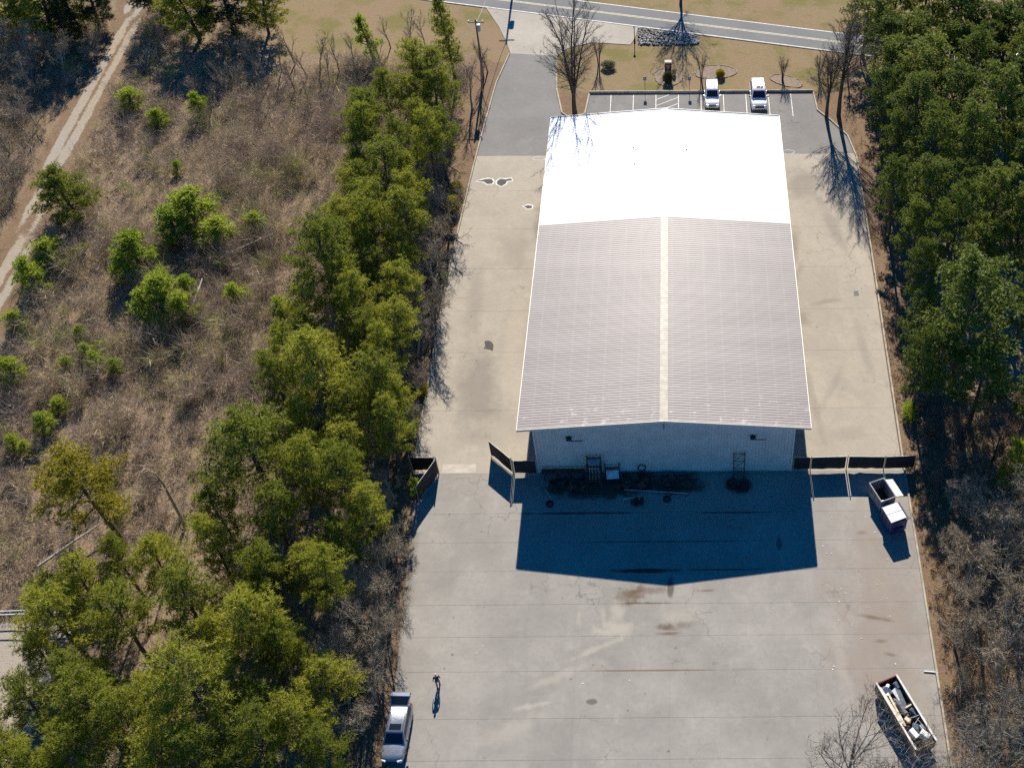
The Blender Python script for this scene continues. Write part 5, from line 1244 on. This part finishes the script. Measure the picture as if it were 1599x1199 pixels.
# ------------------------------------------------------------------ things along the rear wall
e = empty('bar_rack', (-9.0, -0.55, 0), 0, 'long low rack of dark steel bars against the rear wall', 'rack')
for x in (-1.7, -0.6, 0.6, 1.7):
    MB().box(x - 0.04, x + 0.04, -0.3, -0.22, 0, 1.0).build('leg', M_DSTEEL, e); MB().box(x - 0.04, x + 0.04, 0.2, 0.28, 0, 1.0).build('leg', M_DSTEEL, e)
for k in range(5): MB().box(-1.95, 1.9, -0.28 + 0.11 * k, -0.2 + 0.11 * k, 1.004, 1.09).build('steel_bar', M_RUST if k % 2 else M_DSTEEL, e)
e = empty('steel_rack', (-6.25, -0.75, 0), 0, 'tall dark steel rack filled with lengths of pipe against the rear wall', 'rack')
for x in (-0.6, 0.6):
    for y in (-0.55, 0.4): MB().box(x - 0.05, x + 0.05, y - 0.05, y + 0.05, 0, 2.9).build('upright', M_DSTEEL, e)
for z in (0.5, 1.5, 2.6):
    for y in (-0.55, 0.4): MB().box(-0.548, 0.548, y - 0.04, y + 0.04, z - 0.05, z + 0.05).build('crossbar', M_DSTEEL, e)
for k in range(7): MB().tube([(-0.42 + 0.14 * k, -0.45, 0.15), (-0.42 + 0.14 * k, 0.25, 2.2 + 0.1 * (k % 3))], 0.035, 6).build('pipe_length', M_RUST if k % 2 else M_GALV, e)
MB().cbox((0, 0.1, 2.38), (0.8, 0.5, 0.06), rx=0.15).build('tray', simple('pale_blue_tray', (0.3, 0.38, 0.42), 0.5), e)
e = empty('steel_ladder', (-6.25, -2.1, 0), 0, 'short rusty ladder frame lying in front of the tall rack', 'ladder')
for x in (-0.62, 0.62): MB().box(x - 0.04, x + 0.04, -0.65, 0.65, 0.25, 0.33).build('stile', M_RUST, e)
for k in range(5): MB().box(-0.578, 0.578, -0.55 + 0.27 * k, -0.49 + 0.27 * k, 0.265, 0.315).build('rung', M_RUST, e)
for x in (-0.62, 0.62):
    for y in (-0.6, 0.6): MB().box(x - 0.03, x + 0.03, y - 0.03, y + 0.03, 0, 0.248).build('leg', M_RUST, e)
e = empty('hand_cart', (-4.65, -0.6, 0), 0.08, 'dark upright cart with a pale board on it beside the tall rack', 'cart')
for x in (-0.62, 0.62): MB().box(x - 0.05, x + 0.05, 0.18, 0.28, 0, 1.85).build('upright', M_DSTEEL, e)
MB().box(-0.57, 0.57, 0.19, 0.27, 1.2, 1.32).build('crossbar', M_DSTEEL, e)
MB().cbox((0, -0.1, 0.66), (1.08, 0.75, 0.05), rx=0.6).build('board', simple('pale_board', (0.6, 0.6, 0.62), 0.6), e)
MB().box(-0.6, 0.6, -0.55, 0.15, 0.12, 0.2).build('deck', M_DSTEEL, e)
for x in (-0.5, 0.5): MB().tube([(x - 0.04, -0.4, 0.1), (x + 0.04, -0.4, 0.1)], 0.1, 10).build('wheel', M_BLACK, e)
m = MB(); n = 20
m.tube([(0.34 * math.cos(2 * math.pi * k / n), 0.02 * (k % 3), 0.85 + 0.42 * math.sin(2 * math.pi * k / n)) for k in range(n + 1)], 0.05, 6)
m.tube([(0.3, 0, 0.5), (0.1, -0.2, 0.05), (-0.5, -0.4, 0.05)], 0.04, 6)
junk('hose', m, M_BLACK, (-2.05, -0.16, 0), 0, 'coiled black hose hanging on the rear wall', 'hose')
e = empty('scaffold_frame', (6.6, -0.42, 0), 0, 'dark scaffold frame with diagonal braces standing against the rear wall', 'scaffold')
for x in (-0.48, 0.48): MB().tube([(x, -0.25, 0), (x, 0.25, 3.0)], 0.04, 6).build('upright', M_DSTEEL, e)
for k in range(4):
    z = 0.3 + 0.85 * k; y = -0.25 + 0.5 * z / 3.0
    MB().tube([(-0.48, y, z), (0.48, y, z)], 0.032, 6).build('crossbar', M_DSTEEL, e)
    if k < 3: MB().tube([(-0.45, y, z + 0.03), (0.45, y + 0.14, z + 0.82)], 0.024, 6).build('brace', M_DSTEEL, e)
def pipe(p0, p1, r, mat, label):
    c = (Vector(p0) + Vector(p1)) / 2
    junk('pipe', MB().tube([Vector(p0) - c, Vector(p1) - c], r, 7), mat, c, 0, label, 'pipe')
pipe((-3.6, -1.95, 0.12), (1.95, -2.4, 0.12), 0.05, M_GALV, 'long pale pipe lying on the dark ground before the rear wall')
pipe((-2.7, -1.65, 0.12), (1.0, -1.85, 0.1), 0.04, M_DSTEEL, 'thin dark pipe lying just behind the long pale pipe')
pipe((-3.7, -3.0, 0.1), (-2.55, -2.75, 0.1), 0.05, M_PINE, 'short pale stake lying near the long pale pipe')
pipe((-1.2, -0.55, 0.2), (3.0, -0.35, 0.2), 0.07, M_DSTEEL, 'dark pipe resting along the foot of the rear wall')
pipe((-10.6, -1.8, 0.08), (-10.0, -2.9, 0.08), 0.03, M_PINE, 'thin pale stick on the ground by the warehouse corner')
def tyre_obj(loc, label, rz=0.0, tilt=0.0):
    m = MB(); n = 18
    prof = [(-0.1, 0.30), (-0.08, 0.34), (0.08, 0.34), (0.1, 0.30), (0.1, 0.2), (-0.1, 0.2)]
    m.add([(rad * math.cos(2 * math.pi * k / n), rad * math.sin(2 * math.pi * k / n), px + 0.1) for k in range(n) for px, rad in prof],
          [(k * 6 + j, k * 6 + (j + 1) % 6, ((k + 1) % n) * 6 + (j + 1) % 6, ((k + 1) % n) * 6 + j) for k in range(n) for j in range(6)])
    junk('old_tyre', m, M_TYRE, loc, 0, label, 'tyre', smooth=True)
tyre_obj((-10.1, -3.4, 0), 'old black tyre lying alone off the warehouse corner')
tyre_obj((0.2, -2.95, 0), 'old black tyre lying beyond the long pale pipe')
def heap(name, x, y, n, rx, ry, label, mats, s=(0.2, 0.6), seed=1):
    r = random.Random(seed); m = MB()
    for k in range(n):
        m.m = k % len(mats)
        m.cbox((r.uniform(-rx, rx), r.uniform(-ry, ry), r.uniform(0.06, 0.3)), (r.uniform(*s), r.uniform(*s), r.uniform(0.05, 0.3)), r.uniform(0, 3), r.uniform(-0.25, 0.25), r.uniform(-0.25, 0.25))
    o = m.build(name, mats, None, (x, y, 0)); tag(o, label, 'scrap', kind='stuff')
M_DIRT = simple('dark_soil', (0.045, 0.03, 0.022), 0.95, var=0.4, scale=4)
heap('scrap_heap', -8.3, -1.4, 60, 2.0, 0.6, 'dark scrap strewn along the foot of the rear wall by the bar rack', [M_DSTEEL, M_RUST, M_DIRT], seed=2)
heap('scrap_heap', -2.6, -1.1, 60, 1.6, 0.7, 'brown scrap heaped between the cart and the long pale pipe', [M_RUST, M_DIRT, M_DSTEEL], seed=3)
heap('scrap_heap', 1.0, -1.1, 50, 1.2, 0.45, 'rusty scrap below the dark pipe along the rear wall', [M_RUST, M_DIRT, M_RUST], seed=4)
heap('scrap_heap', 6.5, -1.7, 26, 0.8, 0.5, 'dark scrap at the foot of the scaffold frame', [M_DSTEEL, M_DIRT], seed=5)
heap('scrap_heap', -2.4, -3.3, 22, 0.5, 0.3, 'small dark scrap pile by the short stake', [M_DSTEEL, M_DIRT], (0.1, 0.35), seed=6)
# ------------------------------------------------------------------ front lawn: signs, lamp, monument, beds, stones, poles
M_BLUE = simple('blue_sign', (0.03, 0.06, 0.32), 0.5, var=0.1)
M_SIGNP = simple('sign_post', (0.06, 0.06, 0.06), 0.6)
for x, lab in ((-2.55, 'blue accessible parking sign on a thin post beside the hatched bay'), (2.88, 'blue accessible parking sign on a thin post beside the first white car')):
    e = empty('parking_sign', (x, 58.35, -0.05), 0, lab, 'sign')
    MB().tube([(0, 0, 0), (0, 0, 2.0)], 0.03, 6).build('post', M_SIGNP, e)
    p_ = MB().box(-0.19, 0.19, -0.05, -0.035, 1.5, 2.02).build('panel', M_BLUE, e)
    sy = MB(); sy.add(*[[(0.0 + 0.03 * math.cos(k * 0.785), -0.054, 1.9 + 0.03 * math.sin(k * 0.785)) for k in range(8)], [tuple(range(8))]])
    sy.box(-0.02, 0.02, -0.056, -0.051, 1.72, 1.86); sy.box(0.021, 0.08, -0.056, -0.051, 1.72, 1.75)
    pts = [(0.01 + 0.085 * math.cos(t), -0.0535, 1.68 + 0.085 * math.sin(t)) for t in [2.0 + 0.35 * k for k in range(13)]]
    sy.tube(pts, 0.012, 4); sy.build('wheelchair_symbol', M_WHITE, p_)
e = empty('lamp_post', (-4.05, 69.1, -0.05), 0, 'short dark lamp post with a white globe at the edge of the apron', 'lamp post')
MB().tube([(0, 0, 0), (0, 0, 0.35), (0, 0, 0.4), (0, 0, 2.0)], [0.12, 0.12, 0.05, 0.05], 8).build('post', M_BLACK, e)
m = MB(); n = 12
m.rings([[(0.17 * math.cos(t) * math.cos(2 * math.pi * k / n), 0.17 * math.cos(t) * math.sin(2 * math.pi * k / n), 2.17 + 0.17 * math.sin(t)) for k in range(n)] for t in (-1.4, -0.9, -0.4, 0, 0.4, 0.9, 1.4)]); m.build('globe', M_WHITE, e, smooth=True)
M_BRICK = simple('dark_red_brick', (0.16, 0.055, 0.045), 0.9, var=0.4, scale=9)
M_CAPST = simple('beige_cap_stone', (0.52, 0.46, 0.35), 0.85, var=0.15)
M_PINKST = simple('pale_pink_stone', (0.48, 0.40, 0.38), 0.85, var=0.15)
e = empty('brick_monument', (0.28, 61.75, -0.05), 0, 'small dark red brick monument with a beige cap and pale recess', 'monument')
for s in (-1, 1): MB().box(s * 0.3 - 0.12, s * 0.3 + 0.12, -0.2, 0.25, 0.45, 1.75).build('brick_pier', M_BRICK, e)
MB().box(-0.178, 0.178, 0.0, 0.2, 0.45, 1.5).build('recess_panel', M_PINKST, e)
MB().box(-0.178, 0.178, -0.19, 0.24, 1.5, 1.745).build('brick_lintel', M_BRICK, e)
MB().cbox((0, 0.02, 1.84), (0.86, 0.58, 0.17), bev=0.03).build('cap_stone', M_CAPST, e)
MB().cbox((0, -0.22, 0.36), (0.78, 0.75, 0.17), bev=0.03).build('ledge', M_PINKST, e)
MB().box(-0.36, 0.36, -0.5, 0.2, 0.0, 0.273).build('brick_base', M_BRICK, e)
shrub('shrub', 1.0, 61.6, 0.28, 0.3, 0.9, M_DRY, 'small russet shrub beside the brick monument', 500, size=0.1)
M_MULCH = simple('grey_mulch', (0.225, 0.165, 0.115), 0.95, var=0.35, scale=3)
M_EDGE = simple('pinkish_edging_stone', (0.34, 0.235, 0.165), 0.9, var=0.3, scale=3)
def bed(cx, cy, rx, ry, label, seed, rz=0.0, n=44):
    e = empty('planting_bed', (cx, cy, -0.05), rz, label, 'planting bed')
    r = random.Random(seed)
    P = [(rx * (1 + 0.06 * math.sin(3 * t + seed)) * math.cos(t), ry * (1 + 0.06 * math.cos(2 * t)) * math.sin(t)) for t in [2 * math.pi * k / n for k in range(n)]]
    MB().sheet(P, 0.03).build('mulch', M_MULCH, e)
    for k, (x, y) in enumerate(P):
        if r.random() < 0.3: continue
        t = 2 * math.pi * k / n
        MB().cbox((x, y, 0.035), (0.15, 2 * math.pi * max(rx, ry) / n * 0.95, 0.1), rz=math.atan2(y / ry ** 2, x / rx ** 2), bev=0.03).build('edging_stone', M_EDGE, e)
bed(0.3, 61.2, 1.75, 1.95, 'round mulch bed ringed with pinkish stones round the brick monument', 1)
bed(6.1, 62.2, 2.6, 1.5, 'oval mulch bed ringed with pinkish stones round the clipped yellow-green shrub', 2, 0.05, 52)
bed(14.9, 60.2, 2.1, 1.1, 'worn mulch bed round the bare ornamental tree behind the second white car', 3, -0.5, 44)
M_STONE = simple('grey_riprap', (0.33, 0.325, 0.305), 0.9, var=0.45, scale=1.5)
m = MB(); r = random.Random(9)
for k in range(520):
    x = r.uniform(-3.6, 4.2); yt = road_near(x) - 0.25; yb = 68.1 + 0.25 * abs(x - 0.3) * 0.3
    y = r.uniform(yb, yt)
    m.cbox((x, y, 0.0 + r.uniform(0, 0.12)), (r.uniform(0.12, 0.34), r.uniform(0.12, 0.3), r.uniform(0.1, 0.22)), r.uniform(0, 3), r.uniform(-0.4, 0.4), r.uniform(-0.4, 0.4), 0.04)
tag(m.build('riprap', M_STONE), 'bank of loose grey stones between the road and the lawn', 'stones', kind='stuff')
M_POLE = simple('grey_pole_wood', (0.22, 0.19, 0.17), 0.9, var=0.3, scale=3)
e = empty('utility_pole', (-22.7, 61.2, -0.1), 0, 'wooden utility pole with a pale transformer beside the drive', 'utility pole')
MB().tube([(0, 0, 0), (0.05, 0, 8.4)], [0.15, 0.10], 8).build('pole', M_POLE, e)
MB().tube([(0.3, -0.1, 6.9), (0.3, -0.1, 7.75)], 0.24, 12).build('transformer', simple('transformer_paint', (0.45, 0.52, 0.56), 0.4), e)
MB().box(-0.9, 1.0, -0.05, 0.05, 7.95, 8.07).build('crossarm', M_POLE, e)
for x in (-0.8, 0.2, 0.9): MB().tube([(x, 0, 8.08), (x, 0, 8.25)], 0.05, 6).build('insulator', M_WHITE, e)
e = empty('utility_pole', (-20.85, 84.6, -0.1), 0, 'wooden utility pole across the road whose shadow crosses the apron', 'utility pole')
MB().tube([(0, 0, 0), (0, 0, 10.3)], [0.17, 0.11], 8).build('pole', M_POLE, e)
MB().tube([(0.42, 0, 7.0), (0.42, 0, 8.0)], 0.3, 12).build('transformer', bpy.data.materials['transformer_paint'], e)
MB().box(-1.0, 1.0, -0.05, 0.05, 9.7, 9.82).build('crossarm', M_POLE, e)
A, B_ = Vector((-22.5, 61.2, 8.0)), Vector((-20.85, 84.5, 9.6))
junk('overhead_cable', MB().tube([A.lerp(B_, t) - Vector((0, 0, 1.4 * (1 - (2 * t - 1) ** 2))) for t in [k / 12 for k in range(13)]], 0.03, 5), M_GALV, (0, 0, 0), 0, 'pale overhead cable running from the utility pole across the road', 'cable')
# blue roofed shed behind the wood, barrel, litter
e = empty('shed', (46.5, 58.5, -0.1), 0, 'blue roofed shed half hidden behind the pines of the dense wood', 'shed')
MB().box(-3.2, 3.2, -3, 3, 0, 2.6).build('wall', simple('shed_wall', (0.35, 0.36, 0.38), 0.7), e)
m = MB().rings([[(-3.5, y, 2.604), (0, y, 3.7), (3.5, y, 2.604), (3.5, y, 2.72), (0, y, 3.82), (-3.5, y, 2.72)] for y in (-3.3, 3.3)]); m.build('roof', simple('blue_roof', (0.03, 0.07, 0.22), 0.4), e)
for y in (-3.32, 3.32): MB().rings([[(-3.5, y - 0.03, z), (0, y - 0.03, z + 1.1), (3.5, y - 0.03, z), (3.5, y + 0.03, z), (0, y + 0.03, z + 1.1), (-3.5, y + 0.03, z)] for z in (2.58, 2.75)]).build('rake_trim', M_WHITE, e)
e = empty('barrel', (-38.9, -18.6, -0.1), 0, 'blue plastic barrel standing under the grove by the gravel yard', 'barrel')
MB().tube([(0, 0, 0), (0, 0, 0.1), (0, 0, 0.45), (0, 0, 0.8), (0, 0, 0.9)], [0.26, 0.29, 0.31, 0.29, 0.26], 14).build('drum', simple('blue_plastic', (0.02, 0.10, 0.35), 0.4), e, smooth=True)
MB().tube([(0, 0, 0.9), (0, 0, 0.94)], 0.27, 14).build('lid', M_BLACK, e)
m = MB(); r = random.Random(5)
for k in range(46):
    x, y = (r.gauss(16, 2.2), r.gauss(-14, 4.5)) if k < 38 else (r.uniform(-18, 10), r.uniform(-24, -13))
    x = min(x, 20.8); s = r.uniform(0.03, 0.085)
    m.cbox((x, min(y, -5), 0.02), (s, s * r.uniform(0.5, 1.2), 0.03), r.uniform(0, 3), r.uniform(-0.3, 0.3))
tag(m.build('litter', M_WHITE), 'tiny white scraps scattered over the yard towards the container', 'litter', kind='stuff')
